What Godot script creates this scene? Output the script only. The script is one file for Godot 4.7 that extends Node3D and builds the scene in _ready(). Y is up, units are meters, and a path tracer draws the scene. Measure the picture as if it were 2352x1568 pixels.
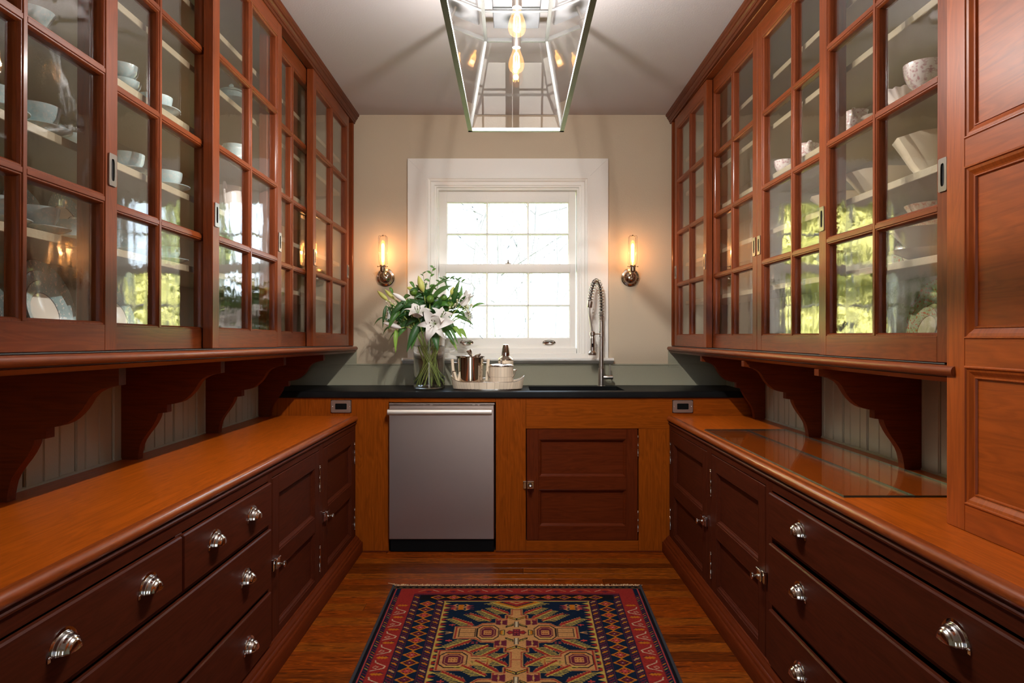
extends Node3D
# A butler's pantry: glazed cabinets on both sides, a window over a soapstone counter, a lantern overhead.
# Axes: x to the right, y up from the floor, the camera at z = 0 looks towards -z. "d" is a distance in front of the camera.

const SLOPE_L := 0.0065   # the old upper cabinets hang a little out of level
const SLOPE_R := -0.0035
const YAW_R := 0.012    # and the right one stands slightly askew
const SHELF := [0.018, 0.290, 0.534, 0.771, 0.987, 1.202]   # cabinet floor and shelf tops above the ledge
const LEDGE_Y := 1.163
const WALL_L := -1.44
const WALL_R := 1.39
const FACE := 1.0225
const BACK := -4.648
const REAR := 1.7
const CEIL := 2.66
const TOP := 0.775

var M := {}
var rng := RandomNumberGenerator.new()
var cam: Camera3D
var env: Environment


class MB:
	var v := PackedVector3Array()
	var n := PackedVector3Array()
	var t := PackedVector2Array()

	func tri(a: Vector3, b: Vector3, c: Vector3, na: Vector3, nb: Vector3, nc: Vector3, ta := Vector2.ZERO, tb := Vector2.ZERO, tc := Vector2.ZERO) -> void:
		if (b - a).cross(c - a).dot(na + nb + nc) > 0.0:
			v.append(a); v.append(c); v.append(b)
			n.append(na); n.append(nc); n.append(nb)
			t.append(ta); t.append(tc); t.append(tb)
		else:
			v.append(a); v.append(b); v.append(c)
			n.append(na); n.append(nb); n.append(nc)
			t.append(ta); t.append(tb); t.append(tc)

	func quad(a: Vector3, b: Vector3, c: Vector3, d: Vector3, m: Vector3) -> void:
		tri(a, b, c, m, m, m, Vector2(0, 0), Vector2(1, 0), Vector2(1, 1))
		tri(a, c, d, m, m, m, Vector2(0, 0), Vector2(1, 1), Vector2(0, 1))

	func flat(a: Vector3, b: Vector3, c: Vector3, d: Vector3, towards: Vector3) -> void:
		var m := (c - a).cross(d - b).normalized()
		quad(a, b, c, d, m if m.dot(towards) > 0.0 else -m)

	# chamfered box
	func cbox(lo: Vector3, hi: Vector3, e := 0.002) -> void:
		var c := (lo + hi) * 0.5
		var h := (hi - lo).abs() * 0.5
		e = minf(e, 0.45 * minf(h.x, minf(h.y, h.z)))
		if e <= 0.00005:
			box(lo, hi)
			return
		for ax in 3:
			var i := (ax + 1) % 3
			var j := (ax + 2) % 3
			for s: float in [-1.0, 1.0]:
				var nn := Vector3.ZERO
				nn[ax] = s
				var q := []
				for k in [[-1.0, -1.0], [1.0, -1.0], [1.0, 1.0], [-1.0, 1.0]]:
					var p := Vector3.ZERO
					p[ax] = h[ax] * s
					p[i] = (h[i] - e) * k[0]
					p[j] = (h[j] - e) * k[1]
					q.append(c + p)
				quad(q[0], q[1], q[2], q[3], nn)
			# edges between face i and face j, running along ax
			for si: float in [-1.0, 1.0]:
				for sj: float in [-1.0, 1.0]:
					var q2 := []
					for k2 in [[true, -1.0], [true, 1.0], [false, 1.0], [false, -1.0]]:
						var p2 := Vector3.ZERO
						p2[ax] = (h[ax] - e) * k2[1]
						p2[i] = (h[i] if k2[0] else h[i] - e) * si
						p2[j] = (h[j] - e if k2[0] else h[j]) * sj
						q2.append(c + p2)
					var m2 := Vector3.ZERO
					m2[i] = si
					m2[j] = sj
					quad(q2[0], q2[1], q2[2], q2[3], m2.normalized())
		for sx: float in [-1.0, 1.0]:
			for sy: float in [-1.0, 1.0]:
				for sz: float in [-1.0, 1.0]:
					var s3 := Vector3(sx, sy, sz)
					var g := h - Vector3(e, e, e)
					var m3 := s3.normalized()
					tri(c + s3 * Vector3(h.x, g.y, g.z), c + s3 * Vector3(g.x, h.y, g.z), c + s3 * Vector3(g.x, g.y, h.z), m3, m3, m3)

	func box(lo: Vector3, hi: Vector3) -> void:
		for ax in 3:
			var i := (ax + 1) % 3
			var j := (ax + 2) % 3
			for s in 2:
				var nn := Vector3.ZERO
				nn[ax] = s * 2.0 - 1.0
				var q := []
				for k in [[0, 0], [1, 0], [1, 1], [0, 1]]:
					var p := Vector3.ZERO
					p[ax] = hi[ax] if s else lo[ax]
					p[i] = hi[i] if k[0] else lo[i]
					p[j] = hi[j] if k[1] else lo[j]
					q.append(p)
				quad(q[0], q[1], q[2], q[3], nn)

	# profile of (radius, height); traverse it so that the outside lies to the right hand
	func lathe(prof: Array, segs := 32, xf := Transform3D(), a0 := 0.0, a1 := TAU, crease := 50.0) -> void:
		var nb := xf.basis.inverse().transposed()
		var sn := []
		var rmax := 0.0001
		for k in prof.size() - 1:
			var dd: Vector2 = prof[k + 1] - prof[k]
			sn.append(Vector2(dd.y, -dd.x).normalized())
		for p in prof:
			rmax = maxf(rmax, p.x)
		var lim := cos(deg_to_rad(crease))
		for k in prof.size() - 1:
			var n0: Vector2 = sn[k]
			var n1: Vector2 = sn[k]
			if k > 0 and n0.dot(sn[k - 1]) > lim:
				n0 = (n0 + sn[k - 1]).normalized()
			if k < sn.size() - 1 and n1.dot(sn[k + 1]) > lim:
				n1 = (n1 + sn[k + 1]).normalized()
			for s in segs:
				var p := []
				var q := []
				var u := []
				for e in [[k, s, n0], [k, s + 1, n0], [k + 1, s + 1, n1], [k + 1, s, n1]]:
					var a: float = a0 + (a1 - a0) * float(e[1]) / segs
					var r: Vector2 = prof[e[0]]
					var ca := cos(a)
					var sa := sin(a)
					p.append(xf * Vector3(r.x * ca, r.y, r.x * sa))
					q.append((nb * Vector3(e[2].x * ca, e[2].y, e[2].x * sa)).normalized())
					u.append(Vector2(r.x * ca / rmax * 0.5 + 0.5, r.x * sa / rmax * 0.5 + 0.5))
				if prof[k].x > 0.00001:
					tri(p[0], p[1], p[2], q[0], q[1], q[2], u[0], u[1], u[2])
				if prof[k + 1].x > 0.00001:
					tri(p[0], p[2], p[3], q[0], q[2], q[3], u[0], u[2], u[3])

	func ball(c: Vector3, r: float, segs := 16, sc := Vector3.ONE) -> void:
		var pr := []
		var m := maxi(4, segs / 2)
		for k in m + 1:
			var a := -PI / 2 + PI * k / m
			pr.append(Vector2(maxf(0.0, cos(a) * r), sin(a) * r))
		lathe(pr, segs, Transform3D(Basis.from_scale(sc), c), 0.0, TAU, 180.0)

	func tube(pts: Array, radii: Variant, segs := 8, caps := true) -> void:
		var rr := []
		for k in pts.size():
			rr.append(radii if radii is float else radii[k])
		var frames := []
		var up := Vector3.UP
		for k in pts.size():
			var d: Vector3 = ((pts[mini(k + 1, pts.size() - 1)] as Vector3) - (pts[maxi(k - 1, 0)] as Vector3)).normalized()
			if k == 0 and absf(d.dot(up)) > 0.9:
				up = Vector3.RIGHT
			var x := up.cross(d).normalized()
			up = d.cross(x).normalized()
			frames.append([x, up, d])
		for k in pts.size() - 1:
			for s in segs:
				var a := TAU * s / segs
				var b := TAU * (s + 1) / segs
				var na: Vector3 = frames[k][0] * cos(a) + frames[k][1] * sin(a)
				var nb: Vector3 = frames[k][0] * cos(b) + frames[k][1] * sin(b)
				var nc: Vector3 = frames[k + 1][0] * cos(b) + frames[k + 1][1] * sin(b)
				var nd: Vector3 = frames[k + 1][0] * cos(a) + frames[k + 1][1] * sin(a)
				var pa: Vector3 = pts[k] + na * rr[k]
				var pb: Vector3 = pts[k] + nb * rr[k]
				var pc: Vector3 = pts[k + 1] + nc * rr[k + 1]
				var pd: Vector3 = pts[k + 1] + nd * rr[k + 1]
				tri(pa, pb, pc, na, nb, nc)
				tri(pa, pc, pd, na, nc, nd)
		if caps:
			for e in [0, pts.size() - 1]:
				var nn: Vector3 = frames[e][2] * (-1.0 if e == 0 else 1.0)
				for s in segs:
					var a2 := TAU * s / segs
					var b2 := TAU * (s + 1) / segs
					tri(pts[e], pts[e] + (frames[e][0] * cos(a2) + frames[e][1] * sin(a2)) * rr[e], pts[e] + (frames[e][0] * cos(b2) + frames[e][1] * sin(b2)) * rr[e], nn, nn, nn)

	# polygon in x, y pushed along z from z0 to z1
	func prism(poly: PackedVector2Array, z0: float, z1: float, xf := Transform3D(), crease := 0.0, caps := true) -> void:
		if Geometry2D.is_polygon_clockwise(poly):
			poly = poly.duplicate()
			poly.reverse()
		var nb := xf.basis.inverse().transposed()
		var c := poly.size()
		var sn := []
		for k in c:
			var d := poly[(k + 1) % c] - poly[k]
			sn.append(Vector2(d.y, -d.x).normalized())
		var lim := cos(deg_to_rad(crease))
		for k in c:
			var n0: Vector2 = sn[k]
			var n1: Vector2 = sn[k]
			if crease > 0.0:
				if n0.dot(sn[(k + c - 1) % c]) > lim:
					n0 = (n0 + sn[(k + c - 1) % c]).normalized()
				if n1.dot(sn[(k + 1) % c]) > lim:
					n1 = (n1 + sn[(k + 1) % c]).normalized()
			var a := poly[k]
			var b := poly[(k + 1) % c]
			var ma := (nb * Vector3(n0.x, n0.y, 0)).normalized()
			var mb := (nb * Vector3(n1.x, n1.y, 0)).normalized()
			var p0 := xf * Vector3(a.x, a.y, z0)
			var p1 := xf * Vector3(b.x, b.y, z0)
			var p2 := xf * Vector3(b.x, b.y, z1)
			var p3 := xf * Vector3(a.x, a.y, z1)
			tri(p0, p1, p2, ma, mb, mb)
			tri(p0, p2, p3, ma, mb, ma)
		if caps:
			var idx := Geometry2D.triangulate_polygon(poly)
			for e in 2:
				var z := z1 if e else z0
				var m := (nb * Vector3(0, 0, 1.0 if (z1 > z0) == (e == 1) else -1.0)).normalized()
				for k in range(0, idx.size(), 3):
					var a3 := poly[idx[k]]
					var b3 := poly[idx[k + 1]]
					var c3 := poly[idx[k + 2]]
					tri(xf * Vector3(a3.x, a3.y, z), xf * Vector3(b3.x, b3.y, z), xf * Vector3(c3.x, c3.y, z), m, m, m)

	# a sheet through rows of points, smooth
	func sheet(rows: Array, uvs := false) -> void:
		var R := rows.size()
		var C: int = rows[0].size()
		var nm := []
		for i in R:
			var line := []
			for j in C:
				var du: Vector3 = rows[mini(i + 1, R - 1)][j] - rows[maxi(i - 1, 0)][j]
				var dv: Vector3 = rows[i][mini(j + 1, C - 1)] - rows[i][maxi(j - 1, 0)]
				line.append(dv.cross(du).normalized())
			nm.append(line)
		for i in R - 1:
			for j in C - 1:
				var u0 := Vector2(float(j) / (C - 1), float(i) / (R - 1))
				var u1 := Vector2(float(j + 1) / (C - 1), float(i + 1) / (R - 1))
				tri(rows[i][j], rows[i][j + 1], rows[i + 1][j + 1], nm[i][j], nm[i][j + 1], nm[i + 1][j + 1], u0, Vector2(u1.x, u0.y), u1)
				tri(rows[i][j], rows[i + 1][j + 1], rows[i + 1][j], nm[i][j], nm[i + 1][j + 1], nm[i + 1][j], u0, u1, Vector2(u0.x, u1.y))

	# a four-cornered plate of thickness th (corners in order)
	func slab(a: Vector3, b: Vector3, c: Vector3, d: Vector3, th: float) -> void:
		var m := (c - a).cross(d - b).normalized()
		var o := m * th * 0.5
		quad(a + o, b + o, c + o, d + o, m)
		quad(a - o, b - o, c - o, d - o, -m)
		var q := [a, b, c, d]
		var mid := (a + b + c + d) * 0.25
		for k in 4:
			var p: Vector3 = q[k]
			var r: Vector3 = q[(k + 1) % 4]
			flat(p - o, r - o, r + o, p + o, (p + r) * 0.5 - mid)

	# a square bar from a to b
	func bar(a: Vector3, b: Vector3, w: float, h: float, up := Vector3.UP) -> void:
		var z := (b - a).normalized()
		var x := up.cross(z).normalized()
		var y := z.cross(x).normalized()
		var l := (b - a).length()
		prism(PackedVector2Array([Vector2(-w / 2, -h / 2), Vector2(w / 2, -h / 2), Vector2(w / 2, h / 2), Vector2(-w / 2, h / 2)]), 0.0, l, Transform3D(Basis(x, y, z), a))

	# plate with a hole: two loops of the same length, front at z1
	func ring(outer: PackedVector2Array, inner: PackedVector2Array, z0: float, z1: float, depth: float) -> void:
		var c := outer.size()
		for k in c:
			var l := (k + 1) % c
			var a := Vector3(outer[k].x, outer[k].y, z1)
			var b := Vector3(outer[l].x, outer[l].y, z1)
			var d := Vector3(inner[k].x, inner[k].y, z1)
			var e := Vector3(inner[l].x, inner[l].y, z1)
			quad(a, b, e, d, Vector3.BACK)
			var bk := Vector3(0, 0, z0 - z1)
			flat(a, b, b + bk, a + bk, (a + b) - (d + e))
			var dk := Vector3(0, 0, depth - z1)
			flat(d, e, e + dk, d + dk, (a + b - d - e) * -1.0)

	func append_all(o: MB) -> void:
		v.append_array(o.v)
		n.append_array(o.n)
		t.append_array(o.t)

	func mesh(into: ArrayMesh = null, mat: Material = null) -> ArrayMesh:
		var am := into if into else ArrayMesh.new()
		var arr := []
		arr.resize(Mesh.ARRAY_MAX)
		arr[Mesh.ARRAY_VERTEX] = v
		arr[Mesh.ARRAY_NORMAL] = n
		arr[Mesh.ARRAY_TEX_UV] = t
		am.add_surface_from_arrays(Mesh.PRIMITIVE_TRIANGLES, arr)
		if mat:
			am.surface_set_material(am.get_surface_count() - 1, mat)
		return am


# ---------------------------------------------------------------- scene tree helpers
var names := {}


func fresh(nm: String) -> String:
	var k: int = names.get(nm, 0)
	names[nm] = k + 1
	return nm if k == 0 else "%s_%03d" % [nm, k]


func put(nm: String, mesh: Mesh, mat: Material, parent: Node = null) -> MeshInstance3D:
	var o := MeshInstance3D.new()
	o.mesh = mesh
	if mat:
		o.material_override = mat
	hang(nm, o, parent)
	return o


func hang(nm: String, o: Node3D, parent: Node = null) -> void:
	if parent == null:
		o.name = fresh(nm)
		add_child(o, true)
	else:
		var key := "%d %s" % [parent.get_instance_id(), nm]
		var k: int = counts.get(key, 0)
		counts[key] = k + 1
		o.name = nm if k == 0 else "%s_%03d" % [nm, k]
		parent.add_child(o, true)


var counts := {}


func part(nm: String, b: MB, mat: Material, parent: Node = null) -> MeshInstance3D:
	return put(nm, b.mesh(), mat, parent)


# several builders with a material each, as one mesh
func multi(nm: String, list: Array, parent: Node = null) -> MeshInstance3D:
	var am: ArrayMesh = null
	for e in list:
		if e[0].v.size():
			am = e[0].mesh(am, e[1])
	var o := MeshInstance3D.new()
	o.mesh = am
	hang(nm, o, parent)
	return o


func tag(o: Node, label: String, category: String, group := "") -> void:
	o.set_meta("label", label)
	o.set_meta("category", category)
	if group:
		o.set_meta("group", group)


func thing(nm: String, label: String, category: String, xf := Transform3D(), group := "") -> Node3D:
	var o := Node3D.new()
	hang(nm, o)
	o.transform = xf
	tag(o, label, category, group)
	return o


func setting(nm: String, label := "", category := "") -> Node3D:
	var o := Node3D.new()
	hang(nm, o)
	o.set_meta("kind", "structure")
	if label:
		tag(o, label, category)
	return o


func at(x: float, y: float, z: float) -> Transform3D:
	return Transform3D(Basis(), Vector3(x, y, z))


# turn that carries local y to dir
func aim(dir: Vector3, origin: Vector3, spin := 0.0) -> Transform3D:
	var y := dir.normalized()
	var x := (Vector3.FORWARD if absf(y.dot(Vector3.FORWARD)) < 0.9 else Vector3.RIGHT).cross(y).normalized()
	var b := Basis(x, y, x.cross(y).normalized())
	return Transform3D(b * Basis(Vector3.UP, spin), origin)


func curve(pts: Array, steps := 6) -> Array:
	var out := []
	for k in pts.size() - 1:
		var p0: Vector3 = pts[maxi(k - 1, 0)]
		var p3: Vector3 = pts[mini(k + 2, pts.size() - 1)]
		for s in steps:
			out.append((pts[k] as Vector3).cubic_interpolate(pts[k + 1], p0, p3, float(s) / steps))
	out.append(pts[pts.size() - 1])
	return out


func arc2(c: Vector2, r: float, a0: float, a1: float, k := 8) -> PackedVector2Array:
	var o := PackedVector2Array()
	for i in k + 1:
		var a := lerpf(a0, a1, float(i) / k)
		o.append(c + Vector2(cos(a), sin(a)) * r)
	return o


func stadium(w: float, h: float, k := 24, sharp := 2.0) -> PackedVector2Array:
	# a rounded outline of k points, w by h
	var o := PackedVector2Array()
	for i in k:
		var a := TAU * (i + 0.5) / k
		var c := cos(a)
		var s := sin(a)
		o.append(Vector2(signf(c) * pow(absf(c), 2.0 / sharp) * w / 2, signf(s) * pow(absf(s), 2.0 / sharp) * h / 2))
	return o


# ---------------------------------------------------------------- the scene
func _ready() -> void:
	rng.seed = 20240511
	# camera: level, one-point perspective, focal length 1650 of 2352 pixels, lens a trifle lowered
	cam = Camera3D.new()
	cam.name = "camera"
	cam.set_frustum(0.05 * 1568.0 / 1650.0, Vector2(-0.05 * 1.0 / 1650.0, -0.05 * 9.0 / 1650.0), 0.05, 200.0)
	cam.position = Vector3(0, 1.22, 0)
	add_child(cam)
	cam.current = true
	# overcast daylight
	env = Environment.new()
	env.background_mode = Environment.BG_SKY
	var sky := Sky.new()
	var sm := ProceduralSkyMaterial.new()
	sm.sky_top_color = Color(0.8, 0.9, 1.0)
	sm.sky_horizon_color = Color(0.92, 0.97, 1.0)
	sm.ground_horizon_color = Color(0.5, 0.5, 0.44)
	sm.ground_bottom_color = Color(0.36, 0.37, 0.3)
	sm.sun_angle_max = 1.0
	sm.sky_energy_multiplier = 1.0
	sky.sky_material = sm
	env.sky = sky
	env.background_energy_multiplier = 4.0
	env.tonemap_mode = Environment.TONE_MAPPER_LINEAR
	env.tonemap_exposure = 1.6
	env.sdfgi_enabled = true
	env.ssao_enabled = true
	env.ssil_enabled = true
	var we := WorldEnvironment.new()
	we.name = "environment"
	we.environment = env
	add_child(we)
	# sun from over the house; it only reaches the garden in front of the window
	var sun := DirectionalLight3D.new()
	sun.name = "sun"
	sun.light_color = Color(1.0, 0.95, 0.86)
	sun.light_energy = 11.0
	sun.light_angular_distance = 4.0
	sun.shadow_enabled = true
	sun.sky_mode = DirectionalLight3D.SKY_MODE_LIGHT_ONLY
	add_child(sun)
	sun.look_at_from_position(Vector3(1.5, 8, 8), Vector3.ZERO)

	make_materials()
	build_shell()
	build_window()
	build_floor()
	build_counter_run()
	build_side(-1)
	build_side(1)
	build_tall_cupboard()
	build_lantern()
	build_sconce(-0.82, "left")
	build_sconce(0.761, "right")
	build_rug()
	build_sink_and_faucet()
	build_glass_tops()
	build_tray_set()
	build_bouquet()
	build_china()
	build_garden()


# ---------------------------------------------------------------- materials
func ramp(offs: Array, cols: Array) -> Gradient:
	var g := Gradient.new()
	g.offsets = PackedFloat32Array(offs)
	g.colors = PackedColorArray(cols)
	return g


func noise_tex(size: int, freq: float, oct: int, sd: int, g: Gradient, warp := 0.0, kind := FastNoiseLite.TYPE_SIMPLEX_SMOOTH, frac := FastNoiseLite.FRACTAL_FBM) -> NoiseTexture2D:
	var f := FastNoiseLite.new()
	f.noise_type = kind
	f.seed = sd
	f.frequency = freq
	f.fractal_type = frac
	f.fractal_octaves = oct
	if warp > 0.0:
		f.domain_warp_enabled = true
		f.domain_warp_amplitude = warp
		f.domain_warp_frequency = freq * 0.8
	var t := NoiseTexture2D.new()
	t.width = size
	t.height = size
	t.seamless = true
	t.noise = f
	if g:
		t.color_ramp = g
	return t


func grey(x: float) -> Color:
	return Color(x, x, x)


func plain(col: Color, rough := 0.6, metal := 0.0) -> StandardMaterial3D:
	var m := StandardMaterial3D.new()
	m.albedo_color = col
	m.roughness = rough
	m.metallic = metal
	return m


func rgb8(r: float, g: float, b: float) -> Color:
	return Color(r / 255.0, g / 255.0, b / 255.0)


func pane_mat(alpha: float, tint: Color) -> StandardMaterial3D:
	var m := StandardMaterial3D.new()
	m.transparency = BaseMaterial3D.TRANSPARENCY_ALPHA
	m.albedo_color = Color(tint.r, tint.g, tint.b, alpha)
	m.roughness = 0.0
	return m


var wood_kinds := {}


# ax: the world axis that the grain follows
func wood(kind: String, ax: String) -> StandardMaterial3D:
	var key := kind + "_" + ax
	if M.has(key):
		return M[key]
	var d: Dictionary = wood_kinds[kind]
	var m := plain(d.color, d.rough)
	m.resource_name = key
	m.albedo_texture = M.band
	m.uv1_triplanar = true
	m.uv1_world_triplanar = true
	m.uv1_triplanar_sharpness = 8.0
	var along: float = d.get("along", 0.28)
	var across: float = d.get("across", 2.6)
	m.uv1_scale = Vector3(along if ax == "x" else across, along if ax == "y" else across, along if ax == "z" else across)
	m.uv1_offset = Vector3(d.get("off", 0.13), 0.31, 0.57)
	m.detail_enabled = true
	m.detail_albedo = M.streak
	m.detail_blend_mode = BaseMaterial3D.BLEND_MODE_MUL
	m.detail_uv_layer = BaseMaterial3D.DETAIL_UV_2
	m.uv2_triplanar = true
	m.uv2_world_triplanar = true
	m.uv2_triplanar_sharpness = 8.0
	m.uv2_scale = Vector3(0.3 if ax == "x" else 9.0, 0.3 if ax == "y" else 9.0, 0.3 if ax == "z" else 9.0)
	m.clearcoat_enabled = true
	m.clearcoat = d.get("coat", 0.3)
	m.clearcoat_roughness = d.get("coat_rough", 0.18)
	m.metallic_specular = d.get("spec", 0.25)
	M[key] = m
	return m


func make_materials() -> void:
	var offs := []
	var cols := []
	var lv := [1.0, 0.97, 0.91, 0.98, 0.89, 0.96, 1.0, 0.9, 0.98, 0.93, 1.0, 0.89, 0.96, 0.94, 1.0, 0.88, 0.96]
	for k in lv.size():
		offs.append(0.12 + 0.76 * k / (lv.size() - 1))
		cols.append(grey(lv[k]))
	M.band = noise_tex(512, 0.006, 3, 11, ramp(offs, cols), 30.0)
	M.streak = noise_tex(512, 0.02, 4, 23, ramp([0.2, 0.45, 0.6, 0.85], [grey(0.92), grey(0.97), grey(0.99), grey(1.0)]))
	wood_kinds = {
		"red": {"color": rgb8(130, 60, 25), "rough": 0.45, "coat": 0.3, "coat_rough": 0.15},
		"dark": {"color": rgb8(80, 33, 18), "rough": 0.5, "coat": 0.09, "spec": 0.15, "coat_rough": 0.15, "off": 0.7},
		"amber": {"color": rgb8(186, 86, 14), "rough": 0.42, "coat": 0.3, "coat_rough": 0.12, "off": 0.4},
		"brown": {"color": rgb8(98, 38, 12), "rough": 0.5, "coat": 0.06, "spec": 0.15, "coat_rough": 0.15, "off": 0.2},
		"frame": {"color": rgb8(148, 70, 13), "rough": 0.55, "coat": 0.03, "spec": 0.12, "coat_rough": 0.2, "off": 0.9},
		"bracket": {"color": rgb8(104, 42, 14), "rough": 0.5, "coat": 0.08, "spec": 0.15, "off": 0.33},
		"crown": {"color": rgb8(102, 46, 19), "rough": 0.45, "coat": 0.2, "coat_rough": 0.2},
		"nosing": {"color": rgb8(150, 70, 26), "rough": 0.42, "coat": 0.7, "coat_rough": 0.1, "off": 0.6},
		"panel": {"color": rgb8(170, 80, 24), "rough": 0.45, "coat": 0.22, "coat_rough": 0.32, "off": 0.05},
	}
	# floorboards: heart pine with strong dark and bright grain
	var o2 := []
	var c2 := []
	var seqn := [0.2, 0.75, 0.35, 0.9, 0.5, 0.15, 0.8, 0.6, 1.0, 0.3, 0.7, 0.45, 0.95, 0.25, 0.65, 0.85, 0.4]
	for k in seqn.size():
		o2.append(0.15 + 0.7 * k / (seqn.size() - 1))
		c2.append(rgb8(50, 19, 4).lerp(rgb8(172, 86, 17), seqn[k]))
	M.floor_band = noise_tex(512, 0.007, 4, 5, ramp(o2, c2), 24.0)
	for k in 4:
		var f := plain([grey(1.0), Color(0.86, 0.8, 0.76), Color(0.98, 0.88, 0.8), Color(0.74, 0.68, 0.66)][k], 0.36)
		f.resource_name = "floorboard"
		f.albedo_texture = M.floor_band
		f.uv1_triplanar = true
		f.uv1_triplanar_sharpness = 8.0
		f.uv1_scale = Vector3(0.5, 7.0, 7.0)
		f.detail_enabled = true
		f.detail_albedo = M.streak
		f.detail_blend_mode = BaseMaterial3D.BLEND_MODE_MUL
		f.detail_uv_layer = BaseMaterial3D.DETAIL_UV_2
		f.uv2_triplanar = true
		f.uv2_scale = Vector3(0.8, 14, 14)
		f.clearcoat_enabled = true
		f.metallic_specular = 0.2
		f.clearcoat = 0.07
		f.clearcoat_roughness = 0.22
		M["floor%d" % k] = f
	# paints
	var grain := noise_tex(256, 0.06, 3, 77, null)
	M.paint_grain = grain
	for e in [["olive", rgb8(164, 160, 137), 0.5], ["cream", rgb8(202, 184, 158), 0.6], ["ceiling", rgb8(190, 184, 185), 0.75], ["white", rgb8(244, 240, 233), 0.42], ["shelf", rgb8(172, 158, 128), 0.45]]:
		var p := plain(e[1], e[2])
		p.resource_name = e[0]
		p.heightmap_enabled = true
		p.heightmap_texture = grain
		p.heightmap_scale = 0.03
		p.uv1_triplanar = true
		p.uv1_world_triplanar = true
		p.uv1_scale = Vector3(6, 6, 6)
		M[e[0]] = p
	# soapstone with thin pale veins
	var st := plain(Color.WHITE, 0.4)
	st.metallic_specular = 0.22
	st.albedo_texture = noise_tex(1024, 0.003, 4, 9, ramp([0.0, 0.015, 0.04, 0.3, 1.0], [rgb8(120, 120, 116), rgb8(60, 60, 58), rgb8(24, 24, 25), rgb8(18, 18, 19), rgb8(28, 28, 28)]), 60.0, FastNoiseLite.TYPE_PERLIN, FastNoiseLite.FRACTAL_PING_PONG)
	st.uv1_triplanar = true
	st.uv1_world_triplanar = true
	st.uv1_scale = Vector3(0.8, 0.8, 0.8)
	M.stone = st
	M.steel = plain(rgb8(176, 158, 150), 0.34, 1.0)
	M.steel.anisotropy_enabled = false
	M.brushed = plain(rgb8(206, 198, 190), 0.32, 1.0)
	M.chrome = plain(rgb8(226, 224, 220), 0.07, 1.0)
	M.nickel = plain(rgb8(206, 192, 176), 0.1, 1.0)
	M.polished = plain(rgb8(226, 216, 206), 0.06, 1.0)
	M.iron = plain(rgb8(92, 91, 90), 0.48, 0.7)
	M.lamp_plate = plain(rgb8(52, 52, 55), 0.6)
	M.pull = plain(rgb8(158, 150, 142), 0.3, 1.0)
	M.black = plain(rgb8(9, 9, 10), 0.6)
	M.black.metallic_specular = 0.25
	M.bar = plain(rgb8(222, 212, 202), 0.5, 1.0)
	M.hose = plain(rgb8(96, 92, 88), 0.4, 1.0)
	M.outlet_plate = plain(rgb8(176, 164, 152), 0.35, 0.9)
	M.gap = plain(rgb8(10, 8, 7), 0.9)
	M.sink = plain(rgb8(30, 31, 34), 0.4)
	M.bone = plain(rgb8(232, 214, 188), 0.4)
	# glass
	var wav := FastNoiseLite.new()
	wav.seed = 4
	wav.frequency = 0.01
	wav.fractal_octaves = 2
	wav.domain_warp_enabled = true
	wav.domain_warp_amplitude = 20.0
	var wt := NoiseTexture2D.new()
	wt.width = 256
	wt.height = 256
	wt.seamless = true
	wt.noise = wav
	wt.as_normal_map = true
	wt.bump_strength = 6.0
	var og := pane_mat(0.006, Color(0.3, 0.32, 0.3))
	og.normal_enabled = true
	og.normal_texture = wt
	og.normal_scale = 0.05
	og.uv1_triplanar = true
	og.uv1_world_triplanar = true
	og.uv1_scale = Vector3(4.0, 1.5, 4.0)
	og.resource_name = "old_glass"
	M.old_glass = og
	M.pane = pane_mat(0.004, Color(0.2, 0.2, 0.2))
	M.tube_glass = pane_mat(0.006, Color(0.4, 0.4, 0.4))
	M.aqua_glass = pane_mat(0.3, Color(0.78, 0.9, 0.88))
	var gs := pane_mat(0.02, Color(0.2, 0.26, 0.24))
	M.slab_glass = gs
	var ge := plain(rgb8(40, 62, 56), 0.15)
	M.glass_edge = ge
	var vg := StandardMaterial3D.new()
	vg.transparency = BaseMaterial3D.TRANSPARENCY_ALPHA
	vg.refraction_enabled = true
	vg.refraction_scale = 0.05
	vg.albedo_color = Color(1, 1, 1, 0.0)
	vg.roughness = 0.0
	M.vase_glass = vg
	var wg: StandardMaterial3D = vg.duplicate()
	wg.refraction_scale = 0.033
	M.water = wg
	var bulb := pane_mat(0.02, Color(0.0, 0.0, 0.0))
	bulb.emission_enabled = true
	bulb.emission = Color(1.0, 0.62, 0.3)
	bulb.emission_energy_multiplier = 18.0
	M.bulb_glass = bulb
	var fil := plain(Color(1, 0.7, 0.35), 0.5)
	fil.emission_enabled = true
	fil.emission = Color(1.0, 0.72, 0.36)
	fil.emission_energy_multiplier = 14.0
	M.filament = fil
	# china
	M.aqua = china(rgb8(196, 220, 220), rgb8(232, 232, 226), 31)
	M.floral = china(rgb8(238, 228, 220), rgb8(176, 106, 110), 37)
	M.ivory = plain(rgb8(236, 222, 192), 0.25)
	M.fluted = plain(rgb8(240, 230, 222), 0.22)
	M.fired = china(rgb8(226, 206, 170), rgb8(196, 78, 30), 41)
	for e in ["aqua", "floral", "ivory", "fluted", "fired"]:
		M[e].clearcoat_enabled = true
		M[e].clearcoat = 0.6
		M[e].clearcoat_roughness = 0.08
	M.plate_aqua = plate_mat(rgb8(232, 222, 206), rgb8(150, 178, 178), rgb8(72, 76, 78), rgb8(206, 210, 202), 3)
	M.plate_green = plate_mat(rgb8(206, 196, 156), rgb8(172, 178, 132), rgb8(112, 66, 40), rgb8(196, 92, 52), 8)
	# tiled bone veneer
	var im := Image.create(256, 256, false, Image.FORMAT_RGB8)
	im.fill(rgb8(236, 218, 194))
	var r2 := RandomNumberGenerator.new()
	r2.seed = 6
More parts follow.
